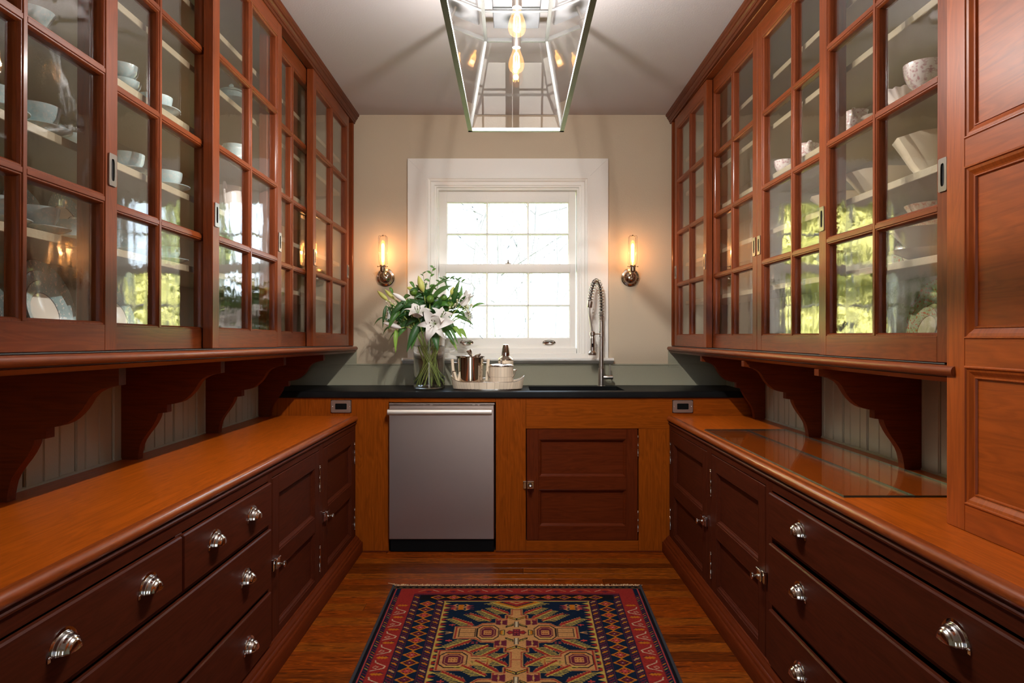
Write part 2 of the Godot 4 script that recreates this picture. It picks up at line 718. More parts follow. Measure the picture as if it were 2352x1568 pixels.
	for i in 8:
		for j in 4:
			var sh := r2.randf_range(0.94, 1.0)
			im.fill_rect(Rect2i(i * 32 + 1, j * 64 + 1, 30, 62), Color(0.93 * sh, 0.855 * sh, 0.76 * sh))
	for i in 8:
		im.fill_rect(Rect2i(i * 32, 0, 2, 256), rgb8(178, 156, 130))
	for j in 4:
		im.fill_rect(Rect2i(0, j * 64, 256, 2), rgb8(186, 164, 138))
	var tv := plain(Color.WHITE, 0.35)
	tv.albedo_texture = ImageTexture.create_from_image(im)
	M.veneer = tv
	# plants
	for e in [["leaf_deep", rgb8(38, 84, 34)], ["leaf", rgb8(66, 118, 44)], ["leaf_light", rgb8(132, 172, 62)], ["stem", rgb8(178, 198, 104)], ["bud", rgb8(206, 206, 110)], ["pompom", rgb8(96, 132, 44)], ["berry", rgb8(226, 224, 186)], ["twig", rgb8(70, 84, 60)]]:
		var l := plain(e[1], 0.42)
		l.resource_name = e[0]
		l.backlight_enabled = true
		l.backlight = Color(0.35, 0.4, 0.2)
		M[e[0]] = l
	for e in ["stem", "berry", "pompom"]:
		M[e].backlight_enabled = false
	var pt := plain(rgb8(255, 252, 248), 0.5)
	pt.backlight_enabled = true
	pt.backlight = Color(0.4, 0.39, 0.38)
	M.petal = pt
	M.anther = plain(rgb8(58, 34, 26), 0.8)
	# outdoors
	M.bark = plain(rgb8(80, 86, 94), 0.9)
	M.grass = plain(rgb8(112, 128, 62), 0.95)
	var cf := plain(rgb8(202, 204, 136), 0.8)
	cf.backlight_enabled = true
	cf.backlight = Color(0.3, 0.3, 0.1)
	M.conifer = cf
	var cf2 := plain(rgb8(156, 168, 116), 0.8)
	cf2.backlight_enabled = true
	cf2.backlight = Color(0.3, 0.3, 0.1)
	M.conifer_dark = cf2
	M.terrace = plain(rgb8(122, 116, 112), 0.9)
	M.fence = plain(rgb8(226, 224, 216), 0.8)


func china(base: Color, spot: Color, sd: int) -> StandardMaterial3D:
	var m := plain(Color.WHITE, 0.22)
	m.albedo_texture = noise_tex(256, 0.03, 2, sd, ramp([0.0, 0.66, 0.7, 0.78, 1.0], [base, base, spot, base.lerp(spot, 0.5), spot]), 12.0, FastNoiseLite.TYPE_SIMPLEX)
	m.uv1_triplanar = true
	m.uv1_scale = Vector3(8, 8, 8)
	return m


func plate_mat(centre: Color, rim: Color, line: Color, spot: Color, sd: int) -> StandardMaterial3D:
	var S := 256
	var im := Image.create(S, S, false, Image.FORMAT_RGB8)
	var f := FastNoiseLite.new()
	f.seed = sd
	f.frequency = 0.055
	for y in S:
		for x in S:
			var r := Vector2(x - S / 2.0 + 0.5, y - S / 2.0 + 0.5).length() / (S / 2.0)
			var c := centre
			if r > 0.985:
				c = line.lerp(centre, 0.3)
			elif r > 0.645:
				c = rim
				var w := f.get_noise_2d(x, y)
				if w > 0.28:
					c = spot
				elif w > 0.22:
					c = rim.lerp(line, 0.35)
			elif r > 0.625:
				c = line
			im.set_pixel(x, y, c)
	var m := plain(Color.WHITE, 0.2)
	m.albedo_texture = ImageTexture.create_from_image(im)
	m.clearcoat_enabled = true
	m.clearcoat = 0.6
	m.clearcoat_roughness = 0.08
	return m


# ---------------------------------------------------------------- room shell
func build_shell() -> void:
	var b := MB.new()
	# back wall with the window opening
	var wx0 := -0.56
	var wx1 := 0.50
	var wy0 := 1.075
	var wy1 := 2.262
	b.box(Vector3(WALL_L - 0.16, -0.1, BACK - 0.2), Vector3(wx0, CEIL + 0.1, BACK))
	b.box(Vector3(wx1, -0.1, BACK - 0.2), Vector3(WALL_R + 0.16, CEIL + 0.1, BACK))
	b.box(Vector3(wx0, -0.1, BACK - 0.2), Vector3(wx1, wy0, BACK))
	b.box(Vector3(wx0, wy1, BACK - 0.2), Vector3(wx1, CEIL + 0.1, BACK))
	var w := part("wall_back", b, M.cream)
	w.set_meta("kind", "structure")
	tag(w, "cream painted far wall around the window", "wall")
	# rear wall behind the camera, with a wide doorway
	b = MB.new()
	b.box(Vector3(WALL_L - 0.16, -0.1, REAR), Vector3(-0.65, CEIL + 0.1, REAR + 0.15))
	b.box(Vector3(0.65, -0.1, REAR), Vector3(WALL_R + 0.16, CEIL + 0.1, REAR + 0.15))
	b.box(Vector3(-0.65, 2.15, REAR), Vector3(0.65, CEIL + 0.1, REAR + 0.15))
	w = part("wall_front", b, M.cream)
	w.set_meta("kind", "structure")
	tag(w, "cream wall with a wide doorway behind the viewer", "wall")
	# glazed double door in that doorway
	var gd := setting("door_1", "glazed white double door behind the viewer", "door")
	for s: float in [-1.0, 1.0]:
		var lf := MB.new()
		for e in [[0.004, 0.075, 0.0, 2.145], [0.57, 0.645, 0.0, 2.145], [0.075, 0.57, 0.0, 0.3], [0.075, 0.57, 2.05, 2.145], [0.075, 0.57, 0.86, 0.98]]:
			lf.cbox(Vector3(minf(s * e[0], s * e[1]), e[2] + 0.003, REAR + 0.05), Vector3(maxf(s * e[0], s * e[1]), e[3], REAR + 0.095), 0.002)
		var leafd := part("door_leaf", lf, M.white, gd)
		for y in [1.24, 1.51, 1.78]:
			var mm := MB.new()
			mm.cbox(Vector3(minf(s * 0.075, s * 0.57), y - 0.011, REAR + 0.055), Vector3(maxf(s * 0.075, s * 0.57), y + 0.011, REAR + 0.09), 0.002)
			part("muntin", mm, M.white, leafd)
		var mv := MB.new()
		mv.cbox(Vector3(s * 0.3225 - 0.011, 0.3, REAR + 0.056), Vector3(s * 0.3225 + 0.011, 2.05, REAR + 0.089), 0.002)
		part("muntin", mv, M.white, leafd)
		var pg := MB.new()
		pg.box(Vector3(minf(s * 0.075, s * 0.57), 0.3, REAR + 0.07), Vector3(maxf(s * 0.075, s * 0.57), 2.05, REAR + 0.074))
		part("pane", pg, M.pane, leafd)
	b = MB.new()
	b.box(Vector3(WALL_L - 0.16, CEIL, BACK - 0.2), Vector3(WALL_R + 0.16, CEIL + 0.12, REAR + 0.15))
	b.box(Vector3(-6, CEIL + 0.12, BACK - 0.2), Vector3(6, CEIL + 0.2, REAR + 3.0))
	w = part("ceiling", b, M.ceiling)
	w.set_meta("kind", "structure")
	tag(w, "plain off-white plaster ceiling above the lantern", "ceiling")
	for s in [-1, 1]:
		var inner: float = WALL_L if s < 0 else WALL_R
		var wall := setting("wall_left" if s < 0 else "wall_right", "olive beadboard wall behind the %s worktop" % ("left" if s < 0 else "right"), "wall")
		b = MB.new()
		b.box(Vector3(minf(inner, inner + s * 0.16), -0.1, BACK), Vector3(maxf(inner, inner + s * 0.16), CEIL + 0.1, REAR))
		part("plaster", b, M.olive, wall)
		# beadboard between worktop and ledge: grooved boards, each with its own bead
		var z := -4.63
		var k := 0
		while z < -0.95:
			var wd: float = [0.083, 0.079, 0.086, 0.081, 0.052][k % 5] if s < 0 else [0.09, 0.062, 0.084, 0.058, 0.088][k % 5]
			var th: float = 0.012 + 0.0015 * ((k * 7) % 3)
			if s > 0 and k == 17:
				wd = 0.11
				th = 0.03
			var bb := MB.new()
			var x0: float = inner
			var x1: float = inner - s * th
			bb.cbox(Vector3(minf(x0, x1), TOP - 0.03, z), Vector3(maxf(x0, x1), 1.16, z + wd - 0.0035), 0.0035)
			var bead: float = inner - s * (th - 0.001)
			bb.cbox(Vector3(bead - 0.003, TOP - 0.03, z + wd - 0.013), Vector3(bead + 0.003, 1.16, z + wd - 0.006), 0.0025)
			part("board", bb, M.olive, wall)
			z += wd
			k += 1
		b = MB.new()
		var xe: float = inner - s * 0.017
		b.cbox(Vector3(minf(xe, inner), TOP - 0.002, -4.63), Vector3(maxf(xe, inner), TOP + 0.008, -0.95), 0.003)
		part("sealant_strip", b, M.olive, wall)
	# olive splashback below the window, and the olive returns under the ledges
	b = MB.new()
	b.cbox(Vector3(WALL_L, 0.9, BACK), Vector3(WALL_R, 1.043, BACK + 0.012), 0.002)
	b.cbox(Vector3(WALL_L, 1.041, BACK), Vector3(WALL_R, 1.051, BACK + 0.017), 0.003)
	w = part("trim_1", b, M.olive)
	w.set_meta("kind", "structure")
	tag(w, "olive painted splashback board along the black counter", "splashback")
	for s in [-1, 1]:
		b = MB.new()
		var xo: float = WALL_L if s < 0 else WALL_R
		var xi: float = 1.006 * s
		b.cbox(Vector3(minf(xo, xi), 1.03, BACK), Vector3(maxf(xo, xi), 1.16, BACK + 0.014), 0.002)
		w = part("trim_%d" % (2 if s < 0 else 3), b, M.olive)
		w.set_meta("kind", "structure")
		tag(w, "olive panel on the far wall under the %s ledge end" % ("left" if s < 0 else "right"), "wall panel")


func build_floor() -> void:
	var fl := setting("floor", "dark varnished heart pine floorboards running across the room", "floor")
	var b := MB.new()
	b.box(Vector3(WALL_L - 0.16, -0.12, BACK - 0.2), Vector3(WALL_R + 0.16, -0.014, REAR + 0.15))
	part("subfloor", b, M.gap, fl)
	var z := -4.13
	var row := 0
	while z < REAR - 0.01:
		var wd := 0.083 + rng.randf_range(-0.004, 0.004)
		var cuts := [-1.0]
		if z > -2.3:
			cuts.append(rng.randf_range(-0.6, 0.6))
		elif row % 2 == 0:
			cuts.append(rng.randf_range(-0.75, 0.75))
		cuts.append(1.0)
		for k in cuts.size() - 1:
			var off := Vector3(rng.randf_range(0, 9), rng.randf_range(0, 4), rng.randf_range(0, 9))
			var hx: float = (cuts[k + 1] - cuts[k]) * 0.5 - 0.0008
			var mb := MB.new()
			mb.cbox(off + Vector3(-hx, -0.018, -wd / 2 + 0.0008), off + Vector3(hx, rng.randf_range(-0.0006, 0.0006), wd / 2 - 0.0008), 0.0016)
			var o := part("floorboard", mb, M["floor%d" % rng.randi_range(0, 3)], fl)
			o.position = Vector3((cuts[k] + cuts[k + 1]) * 0.5, 0, z + wd / 2) - off
		z += wd
		row += 1


# ---------------------------------------------------------------- window
func build_window() -> void:
	var w := setting("window_1", "white double-hung window of twelve panes above the black counter", "window")
	var F := BACK
	# casing: flat boards mitred at the corners, with an inner back-band
	var b := MB.new()
	var x0 := -0.675
	var x1 := 0.617
	var y1 := 2.373
	var ix0 := -0.556
	var ix1 := 0.495
	var iy1 := 2.256
	var yb := 1.085
	b.prism(PackedVector2Array([Vector2(x0, yb), Vector2(ix0, yb), Vector2(ix0, iy1), Vector2(x0, y1)]), F, F + 0.022)
	part("side_casing", b, M.white, w)
	b = MB.new()
	b.prism(PackedVector2Array([Vector2(x1, yb), Vector2(ix1, yb), Vector2(ix1, iy1), Vector2(x1, y1)]), F, F + 0.022)
	part("side_casing", b, M.white, w)
	b = MB.new()
	b.prism(PackedVector2Array([Vector2(x0 + 0.0008, y1), Vector2(ix0 + 0.0008, iy1), Vector2(ix1 - 0.0008, iy1), Vector2(x1 - 0.0008, y1)]), F, F + 0.022)
	part("head_casing", b, M.white, w)
	# stepped inner moulding down to the sashes
	b = MB.new()
	sweep3(b, ix0, ix1, yb, iy1, [Vector2(-0.004, F + 0.022), Vector2(-0.004, F + 0.027), Vector2(0.012, F + 0.027), Vector2(0.014, F + 0.018), Vector2(0.026, F + 0.014), Vector2(0.03, F + 0.002), Vector2(0.05, F + 0.0), Vector2(0.052, F - 0.008), Vector2(0.062, F - 0.01), Vector2(0.064, F - 0.03), Vector2(0.074, F - 0.03), Vector2(0.076, F - 0.2)])
	part("jamb", b, M.white, w)
	# stool and apron
	b = MB.new()
	var prof := PackedVector2Array([Vector2(F - 0.03, 1.089), Vector2(F + 0.055, 1.089)])
	prof.append_array(arc2(Vector2(F + 0.055, 1.0785), 0.0105, PI / 2, -PI / 2, 8))
	prof.append_array(PackedVector2Array([Vector2(F + 0.046, 1.068), Vector2(F + 0.04, 1.062), Vector2(F + 0.034, 1.06), Vector2(F + 0.03, 1.054), Vector2(F + 0.022, 1.052), Vector2(F - 0.03, 1.052)]))
	b.prism(prof, -0.707, 0.648, Transform3D(Basis(Vector3(0, 0, 1), Vector3(0, 1, 0), Vector3(1, 0, 0)), Vector3.ZERO), 40.0)
	part("stool", b, M.white, w)
	b = MB.new()
	b.cbox(Vector3(ix0, 1.085, F - 0.2), Vector3(ix1, 1.118, F + 0.012), 0.003)
	b.cbox(Vector3(-0.48, 1.116, F - 0.2), Vector3(0.415, 1.153, F - 0.012), 0.003)
	part("sill", b, M.white, w)
	# sashes
	sash(w, "upper_sash", -0.484, 0.416, 1.648, 2.182, -0.432, 0.371, 1.694, 2.11, F - 0.075)
	sash(w, "lower_sash", -0.478, 0.411, 1.152, 1.70, -0.436, 0.375, 1.217, 1.645, F - 0.035)
	# sash lock on the meeting rail
	b = MB.new()
	b.cbox(Vector3(-0.048, 1.7, F - 0.062), Vector3(-0.008, 1.705, F - 0.038), 0.001)
	b.lathe([Vector2(0.009, 1.704), Vector2(0.008, 1.712), Vector2(0.005, 1.716), Vector2(0.004, 1.722), Vector2(0.006, 1.726), Vector2(0.0, 1.73)], 12, at(-0.028, 0, F - 0.05))
	part("sash_lock", b, M.nickel, w)
	for x in [-0.297, 0.238]:
		b = MB.new()
		b.lathe([Vector2(0.0, 0.002), Vector2(0.026, 0.003), Vector2(0.031, 0.006), Vector2(0.036, 0.009), Vector2(0.042, 0.006), Vector2(0.044, 0.0)].duplicate(), 28, Transform3D(Basis(Vector3(1, 0, 0), Vector3(0, 0, 1), Vector3(0, 0.44, 0)), Vector3(x, 1.187, F - 0.035)), 0, TAU, 40)
		part("sash_lift", b, M.chrome, w)


# moulding round the inside of a rectangle; the bottom side is left open when below is false
func sweep3(b: MB, x0: float, x1: float, y0: float, y1: float, prof: Array) -> void:
	for k in prof.size() - 1:
		var p: Vector2 = prof[k]
		var q: Vector2 = prof[k + 1]
		var t := Vector3(0, 0, 1)
		b.flat(Vector3(x0 + p.x, y0, p.y), Vector3(x0 + q.x, y0, q.y), Vector3(x0 + q.x, y1 - q.x, q.y), Vector3(x0 + p.x, y1 - p.x, p.y), t + Vector3(0.5, 0, 0))
		b.flat(Vector3(x1 - p.x, y0, p.y), Vector3(x1 - q.x, y0, q.y), Vector3(x1 - q.x, y1 - q.x, q.y), Vector3(x1 - p.x, y1 - p.x, p.y), t + Vector3(-0.5, 0, 0))
		b.flat(Vector3(x0 + p.x, y1 - p.x, p.y), Vector3(x0 + q.x, y1 - q.x, q.y), Vector3(x1 - q.x, y1 - q.x, q.y), Vector3(x1 - p.x, y1 - p.x, p.y), t + Vector3(0, -0.5, 0))


# mitred moulding all round the inside of a rectangle: profile of (inset, z)
func sweep4(b: MB, x0: float, x1: float, y0: float, y1: float, prof: Array) -> void:
	for k in prof.size() - 1:
		var p: Vector2 = prof[k]
		var q: Vector2 = prof[k + 1]
		var c := [Vector3(x0 + p.x, y0 + p.x, p.y), Vector3(x1 - p.x, y0 + p.x, p.y), Vector3(x1 - p.x, y1 - p.x, p.y), Vector3(x0 + p.x, y1 - p.x, p.y)]
		var d := [Vector3(x0 + q.x, y0 + q.x, q.y), Vector3(x1 - q.x, y0 + q.x, q.y), Vector3(x1 - q.x, y1 - q.x, q.y), Vector3(x0 + q.x, y1 - q.x, q.y)]
		var inw := [Vector3(0, 1, 0), Vector3(-1, 0, 0), Vector3(0, -1, 0), Vector3(1, 0, 0)]
		var g := q - p
		var nz := g.x
		var ni := -g.y
		if nz < 0.0 or (absf(nz) < 0.00001 and ni < 0.0):
			nz = -nz
			ni = -ni
		for s in 4:
			var l := (s + 1) % 4
			var m: Vector3 = (Vector3(0, 0, nz) + inw[s] * ni).normalized()
			b.quad(c[s], c[l], d[l], d[s], m)


func sash(w: Node3D, nm: String, x0: float, x1: float, y0: float, y1: float, gx0: float, gx1: float, gy0: float, gy1: float, zf: float) -> void:
	var T := 0.036
	var b := MB.new()
	b.cbox(Vector3(x0, y0, zf - T), Vector3(gx0, y1, zf), 0.0015)
	b.cbox(Vector3(gx1, y0, zf - T), Vector3(x1, y1, zf), 0.0015)
	b.cbox(Vector3(gx0, y0, zf - T), Vector3(gx1, gy0, zf), 0.0015)
	b.cbox(Vector3(gx0, gy1, zf - T), Vector3(gx1, y1, zf), 0.0015)
	sweep4(b, gx0, gx1, gy0, gy1, [Vector2(0, zf - 0.004), Vector2(0.004, zf - 0.008), Vector2(0.006, zf - 0.02)])
	var s := part(nm, b, M.white, w)
	var xs := [gx0, -0.166, 0.103, gx1]
	var ym := (gy0 + gy1) * 0.5
	var mun := PackedVector2Array([Vector2(-0.0075, -T + 0.004), Vector2(-0.0075, -0.016), Vector2(-0.004, -0.008), Vector2(-0.003, -0.003), Vector2(0.003, -0.003), Vector2(0.004, -0.008), Vector2(0.0075, -0.016), Vector2(0.0075, -T + 0.004)])
	for k in [1, 2]:
		var m := MB.new()
		m.prism(mun, gy0, gy1, Transform3D(Basis(Vector3(1, 0, 0), Vector3(0, 0, 1), Vector3(0, 1, 0)), Vector3(xs[k], 0, zf)))
		part("muntin", m, M.white, s)
	var h := MB.new()
	h.prism(mun, gx0, gx1, Transform3D(Basis(Vector3(0, 1, 0), Vector3(0, 0, 1), Vector3(1, 0, 0)), Vector3(0, ym, zf)))
	part("muntin", h, M.white, s)
	for i in 3:
		for j in 2:
			var p := MB.new()
			p.box(Vector3(xs[i], gy0 if j == 0 else ym, zf - 0.024), Vector3(xs[i + 1], ym if j == 0 else gy1, zf - 0.021))
			part("pane", p, M.pane, s)


# ---------------------------------------------------------------- the black counter's cabinets, seen front on
const F1 := -4.094   # their face


func build_counter_run() -> void:
	# carcass and face frame between the two side runs, carried behind them to the side walls
	var c := thing("sink_cabinet", "orange-brown wooden sink cabinet with face frame under the black counter", "cabinet")
	var z1 := F1
	var z0 := F1 - 0.022
	var parts := [
		["board", -1.43, -0.705, 0.0, 0.877, "y"],
		["rail", -0.705, -0.095, 0.852, 0.877, "x"],
		["stile", -0.095, 0.077, 0.0, 0.877, "y"],
		["rail", 0.077, 1.38, 0.701, 0.877, "x"],
		["stile", 0.719, 1.38, 0.0, 0.7, "y"],
		["rail", 0.077, 0.719, 0.0, 0.0625, "x"],
	]
	for p in parts:
		var b := MB.new()
		b.cbox(Vector3(p[1] + 0.0005, p[3], z0), Vector3(p[2] - 0.0005, p[4], z1), 0.0012)
		part("face_" + p[0], b, wood("frame", p[5]), c)
	var b2 := MB.new()
	b2.box(Vector3(-0.09, 0.02, BACK + 0.02), Vector3(-0.075, 0.86, z0))
	b2.box(Vector3(0.74, 0.02, BACK + 0.02), Vector3(0.755, 0.86, z0))
	b2.box(Vector3(-0.075, 0.02, BACK + 0.02), Vector3(0.74, 0.035, z0))
	b2.box(Vector3(-0.075, 0.02, BACK + 0.012), Vector3(0.74, 0.86, BACK + 0.02))
	part("carcass", b2, M.gap, c)
	for e in [[-0.85, -0.705], [-0.095, 0.85]]:
		b2 = MB.new()
		b2.cbox(Vector3(e[0], 0.0, z1), Vector3(e[1], 0.007, z1 + 0.01), 0.003)
		part("shoe_strip", b2, wood("brown", "x"), c)
	panel_door(c, Transform3D(Basis(), Vector3(0.0815, 0.0645, z1 - 0.002)), 0.633, 0.634, [[0.068, 0.567, 0.359, 0.5775], [0.068, 0.567, 0.076, 0.2895]], "brown", "x", 1, 0.318, [0.07, 0.5])
	# black stone counter with the sink cut out
	var t := MB.new()
	var y0 := 0.8775
	var y1 := 0.913
	var fz := F1 + 0.012
	var sx0 := 0.10
	var sx1 := 0.655
	var sz0 := -4.52
	var sz1 := -4.175
	var bk := BACK + 0.013
	t.prism(stone_edge(fz, y0, y1, sz1), WALL_L + 0.001, WALL_R - 0.001, Transform3D(Basis(Vector3(0, 0, 1), Vector3(0, 1, 0), Vector3(1, 0, 0)), Vector3.ZERO), 40.0)
	t.box(Vector3(WALL_L + 0.001, y0, bk), Vector3(WALL_R - 0.001, y1, sz0))
	t.box(Vector3(WALL_L + 0.001, y0, sz0), Vector3(sx0, y1, sz1))
	t.box(Vector3(sx1, y0, sz0), Vector3(WALL_R - 0.001, y1, sz1))
	var cn := part("stone_counter", t, M.stone)
	tag(cn, "black soapstone counter with thin pale veins below the window", "counter")
	# dishwasher
	var dw := thing("dishwasher", "stainless steel dishwasher with a bar handle under the black counter", "dishwasher")
	t = MB.new()
	t.cbox(Vector3(-0.7, 0.1, BACK + 0.05), Vector3(-0.1, 0.845, z1 - 0.01), 0.003)
	part("tub", t, M.black, dw)
	t = MB.new()
	t.cbox(Vector3(-0.702, 0.075, z1 - 0.012), Vector3(-0.103, 0.836, z1 + 0.02), 0.004)
	part("door", t, M.steel, dw)
	t = MB.new()
	t.cbox(Vector3(-0.702, 0.838, z1 - 0.012), Vector3(-0.1, 0.848, z1 + 0.012), 0.002)
	for x in [-0.54, -0.5, -0.46, -0.22, -0.19]:
		t.cbox(Vector3(x - 0.008, 0.8365, z1 + 0.012), Vector3(x + 0.008, 0.8395, z1 + 0.0165), 0.0006)
	part("control_strip", t, M.steel, dw)
	t = MB.new()
	t.prism(PackedVector2Array([Vector2(0.0, -0.0165), Vector2(0.014, -0.0175), Vector2(0.021, -0.016), Vector2(0.0245, -0.01), Vector2(0.0255, 0.0), Vector2(0.0235, 0.009), Vector2(0.018, 0.0155), Vector2(0.01, 0.0175), Vector2(0.0, 0.0165)]), -0.7035, -0.117, Transform3D(Basis(Vector3(0, 0, 1), Vector3(0, 1, 0), Vector3(1, 0, 0)), Vector3(0, 0.8, z1 + 0.034)), 60.0)
	t.cbox(Vector3(-0.66, 0.79, z1 + 0.018), Vector3(-0.63, 0.81, z1 + 0.036), 0.001)
	t.cbox(Vector3(-0.19, 0.79, z1 + 0.018), Vector3(-0.16, 0.81, z1 + 0.036), 0.001)
	part("bar_handle", t, M.bar, dw)
	t = MB.new()
	t.cbox(Vector3(-0.695, 0.004, z1 - 0.03), Vector3(-0.105, 0.0735, z1 + 0.008), 0.003)
	part("kick_plate", t, M.black, dw)
	# outlets
	for x in [-0.976, 0.970]:
		var o := thing("power_outlet", "horizontal black power outlet in a steel plate at the %s end of the counter front" % ("left" if x < 0 else "right"), "outlet", at(x, 0.828, z1), "outlets under the black counter")
		t = MB.new()
		t.cbox(Vector3(-0.059, -0.0365, 0), Vector3(0.059, 0.0365, 0.002), 0.0008)
		part("gasket", t, M.gap, o)
		t = MB.new()
		t.ring(stadium(0.113, 0.069, 32, 14.0), stadium(0.066, 0.034, 32, 14.0), 0.001, 0.007, 0.002)
		part("plate", t, M.outlet_plate, o)
		t = MB.new()
		t.cbox(Vector3(-0.0325, -0.0165, 0.001), Vector3(0.0325, 0.0165, 0.006), 0.001)
		for q in [-0.017, 0.017]:
			t.cbox(Vector3(q - 0.011, -0.011, 0.005), Vector3(q + 0.011, 0.011, 0.0072), 0.0015)
		part("socket", t, M.black, o)
		for q in [-0.049, 0.049]:
			t = MB.new()
			t.lathe([Vector2(0.0034, 0.0), Vector2(0.003, 0.0018), Vector2(0.0, 0.0026)], 10, Transform3D(Basis(Vector3(1, 0, 0), Vector3(0, 0, 1), Vector3(0, 1, 0)), Vector3(q, 0, 0.0068)))
			part("screw", t, M.chrome, o)


func stone_edge(fz: float, y0: float, y1: float, inner: float) -> PackedVector2Array:
	var p := PackedVector2Array([Vector2(inner, y0), Vector2(fz - 0.003, y0), Vector2(fz, y0 + 0.003), Vector2(fz, y1 - 0.005), Vector2(fz - 0.0015, y1 - 0.0015), Vector2(fz - 0.005, y1), Vector2(inner, y1)])
	return p


# ---------------------------------------------------------------- doors and hardware, local axes: x along, y up, z out of the face
# panels: [x0, x1, y0, y1] openings; hinge: +1 at the far x end, -1 at x = 0; latch at height ly
func panel_door(parent: Node3D, xf: Transform3D, w: float, h: float, panels: Array, kind: String, ax: String, hinge: int, ly: float, hy: Array) -> void:
	var st := MB.new()
	var rl := MB.new()
	var T := 0.022
	var px0: float = panels[0][0]
	var px1: float = panels[0][1]
	st.cbox(Vector3(0, 0, -T), Vector3(px0, h, 0), 0.0018)
	st.cbox(Vector3(px1, 0, -T), Vector3(w, h, 0), 0.0018)
	var ys := [h]
	for p in panels:
		ys.append(p[3])
		ys.append(p[2])
	ys.append(0.0)
	for k in range(0, ys.size(), 2):
		rl.cbox(Vector3(px0 - 0.0005, ys[k + 1], -T), Vector3(px1 + 0.0005, ys[k], -0.0001), 0.0012)
	for p in panels:
		sweep4(rl, p[0], p[1], p[2], p[3], [Vector2(-0.0005, 0.0), Vector2(0.002, 0.0005), Vector2(0.0035, -0.0035), Vector2(0.007, -0.0035), Vector2(0.010, -0.0055), Vector2(0.013, -0.010), Vector2(0.017, -0.0125), Vector2(0.018, -0.015)])
	var d := multi("door", [[st, wood(kind, "y")], [rl, wood(kind, ax)]], parent)
	d.transform = xf
	for p in panels:
		var b := MB.new()
		b.box(Vector3(p[0], p[2], -0.02), Vector3(p[1], p[3], -0.0145))
		part("panel", b, wood(kind, ax), d)
	for y in hy:
		hinge_part(d, Vector3(w + 0.001 if hinge > 0 else -0.001, y, 0.003))
	latch_part(d, Vector3(0.0 if hinge > 0 else w, ly, 0.0), -1.0 if hinge > 0 else 1.0)


func hinge_part(d: Node3D, p: Vector3) -> void:
	var t := MB.new()
	var l := 0.05
	t.lathe([Vector2(0, -l - 0.012), Vector2(0.0035, -l - 0.0105), Vector2(0.0045, -l - 0.008), Vector2(0.003, -l - 0.004), Vector2(0.005, -l - 0.002), Vector2(0.005, -l), Vector2(0.004, -l), Vector2(0.004, -0.017), Vector2(0.0036, -0.0165), Vector2(0.004, -0.016), Vector2(0.004, 0.016), Vector2(0.0036, 0.0165), Vector2(0.004, 0.017), Vector2(0.004, l), Vector2(0.005, l), Vector2(0.005, l + 0.002), Vector2(0.003, l + 0.004), Vector2(0.0045, l + 0.008), Vector2(0.0035, l + 0.0105), Vector2(0, l + 0.012)], 12, Transform3D(Basis(), p + Vector3(0, 0.038, 0)))
	part("hinge", t, M.nickel, d)


# a cupboard turn: case with a knob on the door, a keep on the frame (towards dir)
func latch_part(d: Node3D, p: Vector3, dir: float) -> void:
	var t := MB.new()
	var a := p + Vector3(-dir * 0.003, -0.022, 0)
	var e := p + Vector3(-dir * 0.04, 0.022, 0.017)
	t.cbox(Vector3(minf(a.x, e.x), a.y, 0), Vector3(maxf(a.x, e.x), e.y - 0.007, 0.017), 0.002)
	t.cbox(Vector3(minf(a.x, e.x) - 0.001, e.y - 0.0065, 0), Vector3(maxf(a.x, e.x) + 0.001, e.y, 0.02), 0.0015)
	var k0 := p + Vector3(dir * 0.003, -0.022, 0)
	var k1 := p + Vector3(dir * 0.02, 0.022, 0)
	t.cbox(Vector3(minf(k0.x, k1.x), k0.y, 0), Vector3(maxf(k0.x, k1.x), k1.y - 0.007, 0.012), 0.002)
	t.cbox(Vector3(minf(k0.x, k1.x) - 0.001, k1.y - 0.0065, 0), Vector3(maxf(k0.x, k1.x) + 0.001, k1.y, 0.015), 0.0015)
	t.lathe([Vector2(0.005, 0.0), Vector2(0.0045, 0.014), Vector2(0.0055, 0.017), Vector2(0.0115, 0.019), Vector2(0.0125, 0.022), Vector2(0.0115, 0.0255), Vector2(0.007, 0.027), Vector2(0, 0.0275)], 20, Transform3D(Basis(Vector3(1, 0, 0), Vector3(0, 0, 1), Vector3(0, 1, 0)), p + Vector3(-dir * 0.02, -0.004, 0.017)))
	part("latch", t, M.chrome, d)


var cup_mesh: ArrayMesh


func cup_pull() -> ArrayMesh:
	if cup_mesh:
		return cup_mesh
	var b := MB.new()
	# half shell: profile of (reach, out of the face); the lower half is open
	var prof := [Vector2(1.0, 0.0), Vector2(1.0, 0.0022), Vector2(0.86, 0.003), Vector2(0.80, 0.0035), Vector2(0.79, 0.009), Vector2(0.74, 0.0125), Vector2(0.69, 0.0135), Vector2(0.675, 0.0185), Vector2(0.60, 0.0225), Vector2(0.54, 0.0235), Vector2(0.51, 0.0265), Vector2(0.36, 0.0285), Vector2(0.18, 0.0297), Vector2(0.0, 0.03)]
	var inner := []
	for p in prof:
		if p.x < 0.82:
			inner.push_front(Vector2(maxf(p.x - 0.05, 0.0), p.y - 0.0018))
	var xf := Transform3D(Basis(Vector3(0.048, 0, 0), Vector3(0, 0, 1), Vector3(0, 0.042, 0)), Vector3.ZERO)
	b.lathe(prof, 28, xf, 0.0, PI, 35.0)
	b.lathe(inner, 20, xf, 0.0, PI, 35.0)
	# the flange's two feet below, and rivets
	for s: float in [-1.0, 1.0]:
		b.cbox(Vector3(s * 0.0435 - 0.0045, -0.008, 0), Vector3(s * 0.0435 + 0.0045, 0.001, 0.0022), 0.001)
		b.ball(Vector3(s * 0.0435, 0.002, 0.0025), 0.003, 10)
	cup_mesh = b.mesh()
	return cup_mesh


